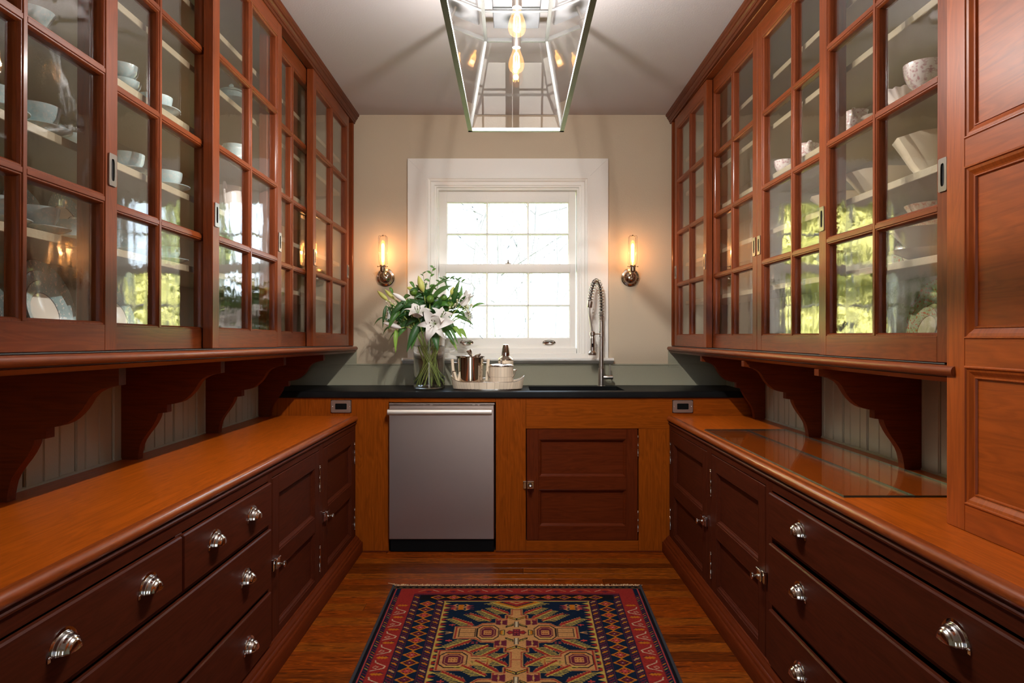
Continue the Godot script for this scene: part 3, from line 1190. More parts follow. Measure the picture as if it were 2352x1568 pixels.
func drawer(parent: Node3D, x0: float, x1: float, y0: float, y1: float, pulls: Array, ax: String) -> void:
	var b := MB.new()
	var e := 0.007
	# lipped front: rounded edges standing proud of the frame
	b.cbox(Vector3(x0, y0, -0.004), Vector3(x1, y1, 0.013), e)
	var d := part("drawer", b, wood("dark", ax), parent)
	for p in pulls:
		var o := put("cup_pull", cup_pull(), M.chrome, d)
		o.position = Vector3(p[0], p[1], 0.013)


# ---------------------------------------------------------------- side runs
func turned(s: int) -> Basis:
	return Basis(Vector3.UP, PI / 2 if s < 0 else -PI / 2)


# local x of a distance d in the frame of a side unit that spans d0 (near) to d1 (far)
func lx(s: int, d: float, d0: float, d1: float) -> float:
	return d - d0 if s < 0 else d1 - d


func build_side(s: int) -> void:
	var sd := "left" if s < 0 else "right"
	var SX := Transform3D(Basis(Vector3(0, 0, 1), Vector3(0, 1, 0), Vector3(1, 0, 0)), Vector3.ZERO)
	var depth := (-WALL_L if s < 0 else WALL_R) - 0.893
	# --- chest of drawers
	var d0 := 0.95
	var d1 := 2.646 if s < 0 else 2.502
	var near := 1.2 if s < 0 else 1.15
	var far := 2.627 if s < 0 else 2.472
	var ch := thing("drawer_chest", "dark mahogany built-in chest of wide drawers under the %s worktop" % sd, "cabinet", Transform3D(turned(s), Vector3(s * 0.893, 0, -d0 if s < 0 else -d1)))
	var L := d1 - d0
	frame_run(ch, L, depth)
	var xa := lx(s, near, d0, d1)
	var xb := lx(s, far, d0, d1)
	var xl := minf(xa, xb)
	var xr := maxf(xa, xb)
	face_piece(ch, 0.0, xl, 0.0, 0.745, "y")
	face_piece(ch, xr, L, 0.0, 0.745, "y")
	face_piece(ch, xl, xr, 0.694, 0.745, "z")
	face_piece(ch, xl, xr, 0.526, 0.545, "z")
	face_piece(ch, xl, xr, 0.297, 0.316, "z")
	face_piece(ch, xl, xr, 0.0, 0.11, "z")
	if s < 0:
		var m := lx(s, 1.9215, d0, d1)
		face_piece(ch, m - 0.02, m + 0.02, 0.545, 0.694, "y")
		drawer(ch, xl + 0.001, m - 0.0035, 0.541, 0.6905, [[lx(s, 1.405, d0, d1), 0.610], [lx(s, 1.735, d0, d1), 0.610]], "z")
		drawer(ch, m + 0.0035, xr - 0.001, 0.541, 0.6905, [[lx(s, 2.125, d0, d1), 0.610], [lx(s, 2.43, d0, d1), 0.610]], "z")
		drawer(ch, xl + 0.001, xr - 0.001, 0.312, 0.522, [[lx(s, 1.47, d0, d1), 0.415], [lx(s, 2.375, d0, d1), 0.415]], "z")
		drawer(ch, xl + 0.001, xr - 0.001, 0.1, 0.293, [[lx(s, 1.47, d0, d1), 0.18], [lx(s, 2.4, d0, d1), 0.18]], "z")
	else:
		for r in [[0.541, 0.6885, 0.618], [0.312, 0.515, 0.43], [0.1, 0.289, 0.185]]:
			drawer(ch, xl + 0.001, xr - 0.001, r[0], r[1], [[lx(s, 2.2, d0, d1), r[2]], [lx(s, 1.425, d0, d1), r[2]]], "z")
	# --- cupboard with two doors beside the counter run
	var c0 := d1
	var c1 := 4.088
	var cp := thing("cupboard", "dark mahogany two-door cupboard in the far %s corner" % sd, "cabinet", Transform3D(turned(s), Vector3(s * 0.893, 0, -c0 if s < 0 else -c1)))
	L = c1 - c0
	frame_run(cp, L, depth)
	var doors := [[2.665, 3.319], [3.387, 4.05]] if s < 0 else [[2.532, 3.224], [3.296, 4.05]]
	var edges := [0.0, L]
	for e in doors:
		edges.append(lx(s, e[0], c0, c1))
		edges.append(lx(s, e[1], c0, c1))
	edges.sort()
	for k in 3:
		face_piece(cp, edges[k * 2], edges[k * 2 + 1], 0.0, 0.745, "y")
	for k in 2:
		var ea: float = edges[k * 2 + 1]
		var eb: float = edges[k * 2 + 2]
		face_piece(cp, ea, eb, 0.7, 0.745, "z")
		face_piece(cp, ea, eb, 0.0, 0.078, "z")
		var w := eb - ea - 0.006
		panel_door(cp, Transform3D(Basis(), Vector3(ea + 0.003, 0.08, 0.001)), w, 0.617, [[0.075, w - 0.07, 0.324, 0.551], [0.075, w - 0.07, 0.04, 0.263]], "dark", "z", 1 if s < 0 else -1, 0.298, [0.08, 0.45])
	# --- worktop
	var wt := MB.new()
	wt.prism(PackedVector2Array([Vector2(-depth + 0.014, 0), Vector2(-0.014, 0), Vector2(-0.014, -0.03), Vector2(-depth + 0.014, -0.03)]), 0.0, 3.192, SX)
	var nos := PackedVector2Array([Vector2(-0.0138, -0.0002), Vector2(-0.003, -0.0004)])
	nos.append_array(arc2(Vector2(-0.003, -0.0162), 0.0158, PI / 2, -PI / 2, 14))
	nos.append_array(PackedVector2Array([Vector2(-0.006, -0.032), Vector2(-0.0138, -0.032)]))
	var mld := PackedVector2Array([Vector2(0.0005, -0.0325), Vector2(0.0005, -0.0345), Vector2(0.0035, -0.0365), Vector2(0.006, -0.040), Vector2(0.0055, -0.0445), Vector2(0.002, -0.048), Vector2(0.001, -0.0505), Vector2(0.0005, -0.0505)])
	var nb := MB.new()
	nb.prism(nos, 0.0, 3.192, SX, 40.0)
	var mb2 := MB.new()
	mb2.prism(mld, 0.0, 3.192, SX, 30.0)
	var z_near := -0.9
	var z_far := -4.092
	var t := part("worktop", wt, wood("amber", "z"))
	part("nosing", nb, wood("nosing", "z"), t)
	part("moulding", mb2, wood("dark", "z"), t)
	t.transform = Transform3D(turned(s), Vector3(s * 0.893, TOP, z_near if s < 0 else z_far))
	tag(t, "orange-brown wooden worktop with a rounded nosing along the %s side" % sd, "worktop")
	# --- moulded plinth
	var bs := MB.new()
	bs.prism(PackedVector2Array([Vector2(0.001, 0), Vector2(0.04, 0), Vector2(0.04, 0.055), Vector2(0.037, 0.059), Vector2(0.030, 0.060), Vector2(0.029, 0.064), Vector2(0.026, 0.070), Vector2(0.020, 0.073), Vector2(0.019, 0.077), Vector2(0.015, 0.083), Vector2(0.008, 0.087), Vector2(0.006, 0.092), Vector2(0.001, 0.094)]), 0.0, z_near - F1 - 0.0005, SX, 40.0)
	var bo := part("baseboard_%s" % sd, bs, wood("brown", "z"))
	bo.transform = Transform3D(turned(s), Vector3(s * 0.893, 0, z_near if s < 0 else F1 + 0.0005))
	bo.set_meta("kind", "structure")
	tag(bo, "moulded dark wooden plinth along the foot of the %s cabinets" % sd, "baseboard")
	build_upper(s)


func frame_run(o: Node3D, L: float, depth: float) -> void:
	var b := MB.new()
	b.box(Vector3(0.002, 0.02, -depth + 0.02), Vector3(0.017, 0.74, -0.021))
	b.box(Vector3(L - 0.017, 0.02, -depth + 0.02), Vector3(L - 0.002, 0.74, -0.021))
	b.box(Vector3(0.017, 0.06, -depth + 0.02), Vector3(L - 0.017, 0.075, -0.021))
	b.box(Vector3(0.017, 0.06, -depth + 0.012), Vector3(L - 0.017, 0.74, -depth + 0.02))
	part("carcass", b, M.gap, o)


func face_piece(o: Node3D, x0: float, x1: float, y0: float, y1: float, ax: String) -> void:
	var b := MB.new()
	b.cbox(Vector3(x0 + 0.0003, y0, -0.02), Vector3(x1 - 0.0003, y1, 0.0), 0.0012)
	part("face_stile" if ax == "y" else "face_rail", b, wood("dark", ax), o)


func tilt_xf(s: int, d0: float, d1: float) -> Transform3D:
	if s < 0:
		return Transform3D(turned(s) * Basis(Vector3.BACK, -SLOPE_L), Vector3(-FACE, LEDGE_Y + SLOPE_L * (4.648 - d0), -d0))
	return Transform3D(Basis(Vector3.UP, YAW_R) * turned(s) * Basis(Vector3.BACK, SLOPE_R), Vector3(FACE, LEDGE_Y + SLOPE_R * (4.648 - d1), -d1))


func shelf_y(s: int, k: int, d: float) -> float:
	return LEDGE_Y + SHELF[k] + (SLOPE_L if s < 0 else SLOPE_R) * (4.648 - d)


func build_upper(s: int) -> void:
	var sd := "left" if s < 0 else "right"
	var SX := Transform3D(Basis(Vector3(0, 0, 1), Vector3(0, 1, 0), Vector3(1, 0, 0)), Vector3.ZERO)
	var d0 := 0.9 if s < 0 else 1.73
	var d1 := 4.628
	var D := (-WALL_L if s < 0 else WALL_R) - FACE - 0.004
	var L := d1 - d0
	var c := thing("china_cabinet", "long red-brown china cabinet with sliding glazed doors on the %s wall" % sd, "cabinet", tilt_xf(s, d0, d1))
	var b := MB.new()
	b.box(Vector3(0.0, 0.001, -D), Vector3(L, 1.46, -D + 0.008))
	part("back_panel", b, M.olive, c)
	for x in [[0.0, 0.018], [L - 0.018, L]]:
		b = MB.new()
		b.box(Vector3(x[0], 0.001, -D + 0.008), Vector3(x[1], 1.46, -0.076))
		part("end_panel", b, M.olive, c)
	b = MB.new()
	b.box(Vector3(0.018, 1.44, -D + 0.008), Vector3(L - 0.018, 1.46, -0.02))
	part("top_panel", b, M.olive, c)
	for k in SHELF.size():
		b = MB.new()
		b.cbox(Vector3(0.018, SHELF[k] - (0.017 if k == 0 else 0.022), -D + 0.008), Vector3(L - 0.018, SHELF[k], -0.088), 0.0015)
		part("shelf", b, M.shelf, c)
	# posts at the ends, the frieze above the doors, the tracks
	b = MB.new()
	var ex := [[L - 0.115, L]] if s < 0 else [[0.0, 0.115]]
	for x in ex:
		var px0: float = x[0] + (0.09 if s < 0 else 0.0)
		var px1: float = x[1] - (0.0 if s < 0 else 0.09)
		b.cbox(Vector3(px0, 0.001, -0.075), Vector3(px1, 1.44, 0.0), 0.006)
	part("end_post", b, wood("red", "y"), c)
	b = MB.new()
	b.cbox(Vector3(0, 1.434, -0.078), Vector3(L, 1.47, -0.0405), 0.002)
	b.cbox(Vector3(0, 1.4385, -0.0395), Vector3(L, 1.48, 0.0035), 0.002)
	part("frieze", b, wood("red", "z"), c)
	b = MB.new()
	b.cbox(Vector3(0.02, 0.001, -0.072), Vector3(L - 0.03, 0.004, -0.002), 0.001)
	part("track", b, M.iron, c)
	# doors: outer ones slide in front of the inner ones
	var list := [[1.154, 1.858, 0, [1]], [1.802, 2.53, 1, []], [2.45, 3.18, 0, [0, 1]], [3.1, 3.845, 1, []], [3.683, 4.487, 0, [0, 1]]] if s < 0 else [[1.735, 2.46, 0, [0, 1]], [2.415, 3.17, 1, [0]], [3.173, 3.885, 1, [1]], [3.829, 4.535, 0, [0, 1]]]
	for e in list:
		var xa := lx(s, e[0], d0, d1)
		var xb := lx(s, e[1], d0, d1)
		sliding_door(c, minf(xa, xb), absf(xb - xa), -0.0385 * e[2] - 0.0005, e[3])
	# ledge below
	var pr := PackedVector2Array([Vector2(-D, 0), Vector2(0.014, 0)])
	pr.append_array(arc2(Vector2(0.014, -0.0125), 0.0125, PI / 2, -PI / 2, 10))
	pr.append_array(PackedVector2Array([Vector2(0.011, -0.025), Vector2(0.011, -0.027), Vector2(0.016, -0.029), Vector2(0.012, -0.034), Vector2(0.004, -0.038), Vector2(0.002, -0.041), Vector2(-0.02, -0.041), Vector2(-0.02, -0.0268), Vector2(-D, -0.0268)]))
	b = MB.new()
	b.prism(pr, 0.0, L, SX, 35.0)
	if s > 0:   # the nosing runs on past the tall cupboard's edge
		var pn := PackedVector2Array([Vector2(-0.006, 0), Vector2(0.014, 0)])
		pn.append_array(arc2(Vector2(0.014, -0.0125), 0.0125, PI / 2, -PI / 2, 10))
		pn.append_array(PackedVector2Array([Vector2(0.011, -0.025), Vector2(0.011, -0.027), Vector2(0.016, -0.029), Vector2(0.012, -0.034), Vector2(0.004, -0.038), Vector2(-0.006, -0.041)]))
		b.prism(pn, L, L + 0.04, SX, 35.0)
	var lg := part("ledge", b, wood("red", "z"))
	lg.transform = tilt_xf(s, d0, d1)
	tag(lg, "rounded wooden ledge running under the %s china cabinet" % sd, "ledge")
	# crown moulding against the ceiling
	b = MB.new()
	b.prism(PackedVector2Array([Vector2(-0.03, 2.6), Vector2(0.004, 2.6), Vector2(0.006, 2.606), Vector2(0.006, 2.612), Vector2(0.010, 2.613), Vector2(0.012, 2.622), Vector2(0.018, 2.628), Vector2(0.018, 2.632), Vector2(0.022, 2.633), Vector2(0.024, 2.640), Vector2(0.024, 2.644), Vector2(0.029, 2.646), Vector2(0.032, 2.652), Vector2(0.032, 2.6595), Vector2(-0.03, 2.6595)]), 0.0, 4.646 - d0, SX, 30.0)
	var cr := part("crown_moulding", b, wood("crown", "z"))
	cr.transform = Transform3D(turned(s), Vector3(s * FACE, 0, -d0 if s < 0 else -4.646))
	tag(cr, "stepped wooden crown moulding above the %s china cabinet" % sd, "moulding")
	# brackets
	var ord := ["first", "second", "third", "fourth"]
	var ds := [4.05, 3.353, 2.634, 1.956] if s < 0 else [3.925, 3.214, 2.434]
	for k in ds.size():
		var xf := Transform3D(Basis(Vector3(-s, 0, 0), Vector3.UP, Vector3(0, 0, -s)), Vector3(WALL_L + 0.014 if s < 0 else WALL_R - 0.014, TOP, -ds[k] + 0.0))
		bracket(xf, "%s wooden scroll bracket from the window under the %s ledge" % [ord[k], sd], "brackets under the %s ledge" % sd, LEDGE_Y - 0.0418 - TOP + (SLOPE_L if s < 0 else SLOPE_R) * (4.648 - ds[k]), 0.0 if s < 0 else -0.018)


func bracket(xf: Transform3D, label: String, group: String, h: float, du: float) -> void:
	var P := PackedVector2Array([Vector2(0, h), Vector2(0.364, h), Vector2(0.364, 0.316)])
	for p in [[0.352, 0.314], [0.335, 0.311], [0.315, 0.305], [0.297, 0.295], [0.284, 0.281], [0.275, 0.266], [0.266, 0.252], [0.254, 0.238], [0.240, 0.225], [0.224, 0.214], [0.206, 0.207], [0.188, 0.203], [0.168, 0.201], [0.168, 0.1725], [0.136, 0.169], [0.133, 0.156], [0.128, 0.145], [0.120, 0.130], [0.108, 0.112], [0.096, 0.097], [0.086, 0.083], [0.077, 0.069], [0.070, 0.053], [0.066, 0.036], [0.063, 0.020], [0.061, 0.0005]]:
		P.append(Vector2(p[0], p[1]))
	P.append(Vector2(0, 0.0005))
	for k in P.size():
		P[k] = Vector2(P[k].x + (du if P[k].x > 0.3 else du * P[k].x / 0.3), P[k].y)
	var b := MB.new()
	b.prism(P, -0.018, 0.018, Transform3D(), 28.0)
	var o := part("bracket", b, wood("bracket", "x"))
	o.transform = xf
	tag(o, label, "bracket", group)


var slot_outer := PackedVector2Array()


func sliding_door(c: Node3D, x0: float, w: float, zf: float, pulls: Array) -> void:
	var y0 := 0.0055
	var y1 := 1.433
	var gy := [0.071, 0.387, 0.709, 1.031, 1.362]
	var sw := 0.055
	var T := 0.034
	var st := MB.new()
	var rl := MB.new()
	st.cbox(Vector3(x0, y0, zf - T), Vector3(x0 + sw, y1, zf), 0.0018)
	st.cbox(Vector3(x0 + w - sw, y0, zf - T), Vector3(x0 + w, y1, zf), 0.0018)
	rl.cbox(Vector3(x0 + sw - 0.0005, y0, zf - T), Vector3(x0 + w - sw + 0.0005, gy[0], zf - 0.0002), 0.0012)
	rl.cbox(Vector3(x0 + sw - 0.0005, gy[4], zf - T), Vector3(x0 + w - sw + 0.0005, y1, zf - 0.0002), 0.0012)
	var d := multi("door", [[st, wood("red", "y")], [rl, wood("red", "z")]], c)
	var xm := x0 + w * 0.5
	var hw := 0.0065
	# glazing bars: face fillets, with ovolo beads round each opening
	var v := MB.new()
	v.cbox(Vector3(xm - hw, gy[0], zf - T), Vector3(xm + hw, gy[4], zf - 0.0004), 0.0012)
	part("muntin", v, wood("red", "y"), d)
	for k in [1, 2, 3]:
		for h in 2:
			var m := MB.new()
			m.cbox(Vector3(x0 + sw if h == 0 else xm + hw, gy[k] - hw, zf - T), Vector3(xm - hw if h == 0 else x0 + w - sw, gy[k] + hw, zf - 0.0006), 0.0012)
			part("muntin", m, wood("red", "z"), d)
	var bead := MB.new()
	for j in 4:
		for h in 2:
			var ax := x0 + sw if h == 0 else xm + hw
			var bx := xm - hw if h == 0 else x0 + w - sw
			var ay: float = gy[j] + (0.0 if j == 0 else hw)
			var by: float = gy[j + 1] - (0.0 if j == 3 else hw)
			sweep4(bead, ax, bx, ay, by, [Vector2(0.0, zf - 0.003), Vector2(0.0035, zf - 0.003), Vector2(0.0055, zf - 0.005), Vector2(0.008, zf - 0.009), Vector2(0.0085, zf - 0.018)])
			sweep4(bead, ax, bx, ay, by, [Vector2(0.0085, zf - 0.018), Vector2(0.0085, zf - 0.0335), Vector2(0.0, zf - 0.034)])
			var p := MB.new()
			p.box(Vector3(ax + 0.002, ay + 0.002, zf - 0.021), Vector3(bx - 0.002, by - 0.002, zf - 0.018))
			part("pane", p, M.old_glass, d)
	part("glazing_bead", bead, wood("red", "y"), d)
	for e in pulls:
		var px := x0 + 0.0275 if e == 0 else x0 + w - 0.0275
		var f := MB.new()
		f.ring(stadium(0.034, 0.082, 28, 16.0), stadium(0.015, 0.056, 28, 4.0), 0.0, 0.004, 0.0006)
		var rc := MB.new()
		rc.prism(stadium(0.0152, 0.0562, 28, 4.0), 0.0002, 0.0007)
		var o := multi("flush_pull", [[f, M.pull], [rc, M.gap]], d)
		o.position = Vector3(px, 0.466, zf)


# ---------------------------------------------------------------- tall panelled cupboard at the right
func build_tall_cupboard() -> void:
	var d1 := 1.722
	var d0 := 0.75
	var L := d1 - d0
	var c := thing("panelled_cupboard", "tall orange-brown panelled cupboard standing on the near right worktop", "cupboard", Transform3D(turned(1), Vector3(1.0405, TOP + 0.0005, -d1)))
	var H := CEIL - TOP - 0.002
	var D := WALL_R - 1.0405 - 0.016
	var b := MB.new()
	b.box(Vector3(0.0, 0, -D), Vector3(0.018, H, -0.022))
	b.box(Vector3(L - 0.018, 0, -D), Vector3(L, H, -0.022))
	b.box(Vector3(0.018, H - 0.02, -D), Vector3(L - 0.018, H, -0.022))
	b.box(Vector3(0.018, 0.0, -D), Vector3(L - 0.018, 0.018, -0.022))
	b.box(Vector3(0.018, 0.018, -D), Vector3(L - 0.018, H - 0.02, -D + 0.01))
	part("carcass", b, wood("panel", "y"), c)
	var st := MB.new()
	var rl := MB.new()
	var sw := 0.069
	var rows := [[0.063, 0.378], [0.443, 0.836], [0.902, H - 0.09]]
	st.cbox(Vector3(0, 0, -0.022), Vector3(sw, H, 0), 0.0015)
	st.cbox(Vector3(L - sw, 0, -0.022), Vector3(L, H, 0), 0.0015)
	var ys := [0.0, rows[0][0], rows[0][1], rows[1][0], rows[1][1], rows[2][0], rows[2][1], H]
	for k in range(0, 8, 2):
		rl.cbox(Vector3(sw - 0.0003, ys[k], -0.022), Vector3(L - sw + 0.0003, ys[k + 1], -0.0004), 0.0012)
	for r in rows:
		sweep4(st, sw, L - sw, r[0], r[1], [Vector2(-0.002, -0.0005), Vector2(0.0005, 0.0022), Vector2(0.003, 0.002), Vector2(0.005, -0.001), Vector2(0.011, -0.0025), Vector2(0.019, -0.008), Vector2(0.0225, -0.0095), Vector2(0.0235, -0.0075), Vector2(0.026, -0.0075), Vector2(0.028, -0.013)])
	var f := multi("door", [[st, wood("panel", "y")], [rl, wood("panel", "z")]], c)
	for r in rows:
		b = MB.new()
		b.box(Vector3(sw + 0.002, r[0] + 0.002, -0.02), Vector3(L - sw - 0.002, r[1] - 0.002, -0.0125))
		part("panel", b, wood("panel", "z"), f)


# ---------------------------------------------------------------- lantern
func edison(o: Node3D, p: Vector3, up: float, energy: float) -> void:
	# a pear bulb hanging (up = -1) from its socket; p is the socket's mouth
	var xf := Transform3D(Basis.from_scale(Vector3(1, up, 1)), p)
	var g := MB.new()
	g.lathe([Vector2(0.013, 0.0), Vector2(0.0135, 0.008), Vector2(0.0165, 0.02), Vector2(0.022, 0.036), Vector2(0.0275, 0.05), Vector2(0.031, 0.064), Vector2(0.032, 0.074), Vector2(0.0305, 0.086), Vector2(0.0255, 0.097), Vector2(0.018, 0.1035), Vector2(0.009, 0.107), Vector2(0.003, 0.1085), Vector2(0.0, 0.111)], 28, xf)
	var glass := part("bulb", g, M.bulb_glass, o)
	var f := MB.new()
	for k in 8:
		var a := TAU * k / 8.0
		var c := cos(a)
		var s := sin(a)
		f.tube([xf * Vector3(c * 0.006, 0.026, s * 0.006), xf * Vector3(c * 0.0115, 0.04, s * 0.0115), xf * Vector3(c * 0.0125, 0.086, s * 0.0125)], 0.0011, 5)
	f.tube([xf * Vector3(0, 0.0, 0), xf * Vector3(0, 0.03, 0)], 0.003, 6)
	part("filament", f, M.filament, glass)
	var l := OmniLight3D.new()
	l.name = "bulb_light"
	l.light_color = Color(1.0, 0.99, 0.97)
	l.light_energy = energy
	l.light_size = 0.011
	l.omni_range = 12.0
	l.omni_attenuation = 2.0
	l.shadow_enabled = true
	l.position = xf * Vector3(0, 0.066, 0)
	o.add_child(l, true)
	if up < 0.0:   # the metal base keeps most of the light from going up
		l.light_energy = energy * 0.55
		var d := SpotLight3D.new()
		d.name = "bulb_light"
		d.light_color = l.light_color
		d.light_energy = energy * 0.55
		d.light_size = 0.011
		d.spot_angle = 86.0
		d.spot_angle_attenuation = 0.25
		d.spot_range = 12.0
		d.spot_attenuation = 2.0
		d.shadow_enabled = true
		d.position = xf * Vector3(0, 0.07, 0)
		d.rotation.x = -PI / 2
		o.add_child(d, true)


func build_lantern() -> void:
	var cx := 0.016
	var o := thing("lantern", "large tapered glass lantern in a dark metal frame with glowing filament bulbs under the ceiling", "pendant lamp")
	var B := [Vector3(cx - 0.201, 2.13, -3.15), Vector3(cx + 0.201, 2.13, -3.15), Vector3(cx + 0.201, 2.13, -1.84), Vector3(cx - 0.201, 2.13, -1.84)]
	var T := [Vector3(cx - 0.13, 2.49, -3.07), Vector3(cx + 0.13, 2.49, -3.07), Vector3(cx + 0.13, 2.49, -1.92), Vector3(cx - 0.13, 2.49, -1.92)]
	var fr := MB.new()
	for k in 4:
		var l := (k + 1) % 4
		var e: Vector3 = (B[l] - B[k]).normalized() * 0.008
		fr.bar(B[k] - e, B[l] + e, 0.018, 0.014)
		fr.bar(T[k] - e, T[l] + e, 0.014, 0.014)
	part("frame", fr, M.iron, o)
	for k in 4:
		var l := (k + 1) % 4
		var cb := MB.new()
		cb.bar(B[k], T[k], 0.013, 0.013, Vector3.FORWARD)
		part("corner_bar", cb, M.iron, o)
		var p := MB.new()
		var e: Vector3 = (B[l] - B[k]).normalized()
		p.slab(B[k] + e * 0.006, B[l] - e * 0.006, T[l] - e * 0.006, T[k] + e * 0.006, 0.003)
		part("pane", p, M.pane, o)
	var pl := MB.new()
	pl.cbox(Vector3(cx - 0.094, 2.503, -2.985), Vector3(cx + 0.094, 2.517, -2.095), 0.003)
	part("plate", pl, M.lamp_plate, o)
	var rd := MB.new()
	for z in [-2.8, -2.28]:
		rd.tube([Vector3(cx - 0.128, 2.492, z), Vector3(cx + 0.128, 2.492, z)], 0.006, 8)
	part("crossbar", rd, M.iron, o)
	for z in [-2.89, -2.54, -2.19]:
		var s := MB.new()
		s.lathe([Vector2(0.0, 2.388), Vector2(0.0125, 2.388), Vector2(0.0165, 2.386), Vector2(0.0175, 2.389), Vector2(0.0175, 2.44), Vector2(0.016, 2.444), Vector2(0.006, 2.448), Vector2(0.006, 2.502)], 20, at(cx, 0, z))
		part("socket", s, M.brushed, o)
		edison(o, Vector3(cx, 2.391, z), -1.0, 0.56)
	var st := MB.new()
	for z in [-2.75, -2.33]:
		st.tube([Vector3(cx, 2.515, z), Vector3(cx, 2.65, z)], 0.007, 10)
	part("rod", st, M.iron, o)
	var cn := MB.new()
	cn.cbox(Vector3(cx - 0.06, 2.64, -2.85), Vector3(cx + 0.06, 2.6595, -2.23), 0.003)
	part("canopy", cn, M.iron, o)


func build_sconce(x: float, side: String) -> void:
	var o := thing("sconce", "polished nickel wall sconce with a tall clear glass tube %s of the window" % side, "wall lamp", at(x, 1.609, BACK), "sconces beside the window")
	var zf := Transform3D(Basis(Vector3(1, 0, 0), Vector3(0, 0, 1), Vector3(0, 1, 0)), Vector3.ZERO)
	var b := MB.new()
	b.lathe([Vector2(0.058, 0.0005), Vector2(0.059, 0.006), Vector2(0.055, 0.010), Vector2(0.043, 0.013), Vector2(0.040, 0.018), Vector2(0.036, 0.021), Vector2(0.033, 0.021), Vector2(0.031, 0.026), Vector2(0.024, 0.031), Vector2(0.018, 0.033), Vector2(0.016, 0.038), Vector2(0.0, 0.04)], 40, zf, 0, TAU, 30)
	part("backplate", b, M.nickel, o)
	b = MB.new()
	for q in [-0.05, 0.05]:
		b.ball(Vector3(q, 0, 0.011), 0.0045, 10)
	part("screw", b, M.nickel, o)
	b = MB.new()
	b.tube(curve([Vector3(0, 0, 0.03), Vector3(0, -0.002, 0.07), Vector3(0, 0.006, 0.093), Vector3(0, 0.03, 0.1)], 6), 0.0065, 12)
	b.ball(Vector3(0, 0.0, 0.086), 0.011, 14)
	part("arm", b, M.nickel, o)
	b = MB.new()
	b.lathe([Vector2(0.0, 0.018), Vector2(0.009, 0.02), Vector2(0.017, 0.026), Vector2(0.0185, 0.03), Vector2(0.0185, 0.056), Vector2(0.0215, 0.058), Vector2(0.0215, 0.068), Vector2(0.018, 0.070), Vector2(0.0, 0.071)], 24, at(0, 0, 0.1), 0, TAU, 35)
	part("socket", b, M.nickel, o)
	for q in [-1.0, 1.0, 0.0]:
		b = MB.new()
		var d := Vector3(q, 0, 0.35 if q else 1.0).normalized()
		b.tube([Vector3(0, 0.06, 0.1) + d * 0.018, Vector3(0, 0.06, 0.1) + d * 0.03], 0.0018, 8)
		b.ball(Vector3(0, 0.06, 0.1) + d * 0.032, 0.0045, 10)
		part("thumb_screw", b, M.nickel, o)
	b = MB.new()
	b.lathe([Vector2(0.0225, 0.062), Vector2(0.0235, 0.07), Vector2(0.031, 0.078), Vector2(0.0315, 0.1), Vector2(0.0315, 0.254)], 36, at(0, 0, 0.1), 0, TAU, 60)
	part("glass_tube", b, M.tube_glass, o)
	b = MB.new()
	for k in 4:
		var a := TAU * (k + 0.5) / 4.0
		var c := Vector3(cos(a), 0, sin(a))
		b.tube([Vector3(0, 0.066, 0.1) + c * 0.021, Vector3(0, 0.085, 0.1) + c * 0.033, Vector3(0, 0.245, 0.1) + c * 0.033, Vector3(0, 0.254, 0.1) + c * 0.029, Vector3(0, 0.254, 0.1) + c * 0.006], 0.0011, 6)
	b.ball(Vector3(0, 0.256, 0.1), 0.006, 12)
	part("cage", b, M.nickel, o)
	var g := MB.new()
	g.lathe([Vector2(0.011, 0.07), Vector2(0.0135, 0.08), Vector2(0.0145, 0.095), Vector2(0.0145, 0.205), Vector2(0.012, 0.218), Vector2(0.006, 0.226), Vector2(0.0, 0.228)], 24, at(0, 0, 0.1))
	var glass := part("bulb", g, M.bulb_glass, o)
	var f := MB.new()
	for k in 6:
		var a := TAU * k / 6.0
		f.tube([Vector3(cos(a) * 0.005, 0.09, 0.1 + sin(a) * 0.005), Vector3(cos(a) * 0.008, 0.11, 0.1 + sin(a) * 0.008), Vector3(cos(a) * 0.008, 0.195, 0.1 + sin(a) * 0.008), Vector3(cos(a) * 0.003, 0.206, 0.1 + sin(a) * 0.003)], 0.0012, 5)
	f.tube([Vector3(0, 0.07, 0.1), Vector3(0, 0.205, 0.1)], 0.0016, 6)
	part("filament", f, M.filament, glass)
	var l := OmniLight3D.new()
	l.name = "bulb_light"
	l.light_color = Color(1.0, 0.72, 0.5)
	l.light_energy = 0.012
	l.light_size = 0.008
	l.omni_range = 8.0
	l.omni_attenuation = 2.0
	l.shadow_enabled = true
	l.position = Vector3(0, 0.15, 0.1)
	o.add_child(l, true)


# ---------------------------------------------------------------- rug
var rug_im: Image
const KN := 0.003
const RW := 394
const RL := 700


func rpx(u: float, w: float, c: Color) -> void:
	var y := int(floor(w / KN))
	if y < 0 or y >= RL:
		return
	for s in [-1.0, 1.0]:
		var x := int(floor((u * s + 0.591) / KN))
		if x >= 0 and x < RW:
			rug_im.set_pixel(x, y, c)


func rrect(u0: float, u1: float, w0: float, w1: float, c: Color) -> void:
	rpoly([[u0, w0], [u1, w0], [u1, w1], [u0, w1]], c)


func rpoly(p: Array, c: Color) -> void:
	var q := PackedVector2Array()
	var lo := Vector2(99, 99)
	var hi := Vector2(-99, -99)
	for e in p:
		var v := Vector2(e[0], e[1])
		q.append(v)
		lo = lo.min(v)
		hi = hi.max(v)
	var w := floorf(lo.y / KN) * KN + KN * 0.5
	while w < hi.y:
		var u := floorf(lo.x / KN) * KN + KN * 0.5
		while u < hi.x:
			if Geometry2D.is_point_in_polygon(Vector2(u, w), q):
				rpx(u, w, c)
			u += KN
		w += KN


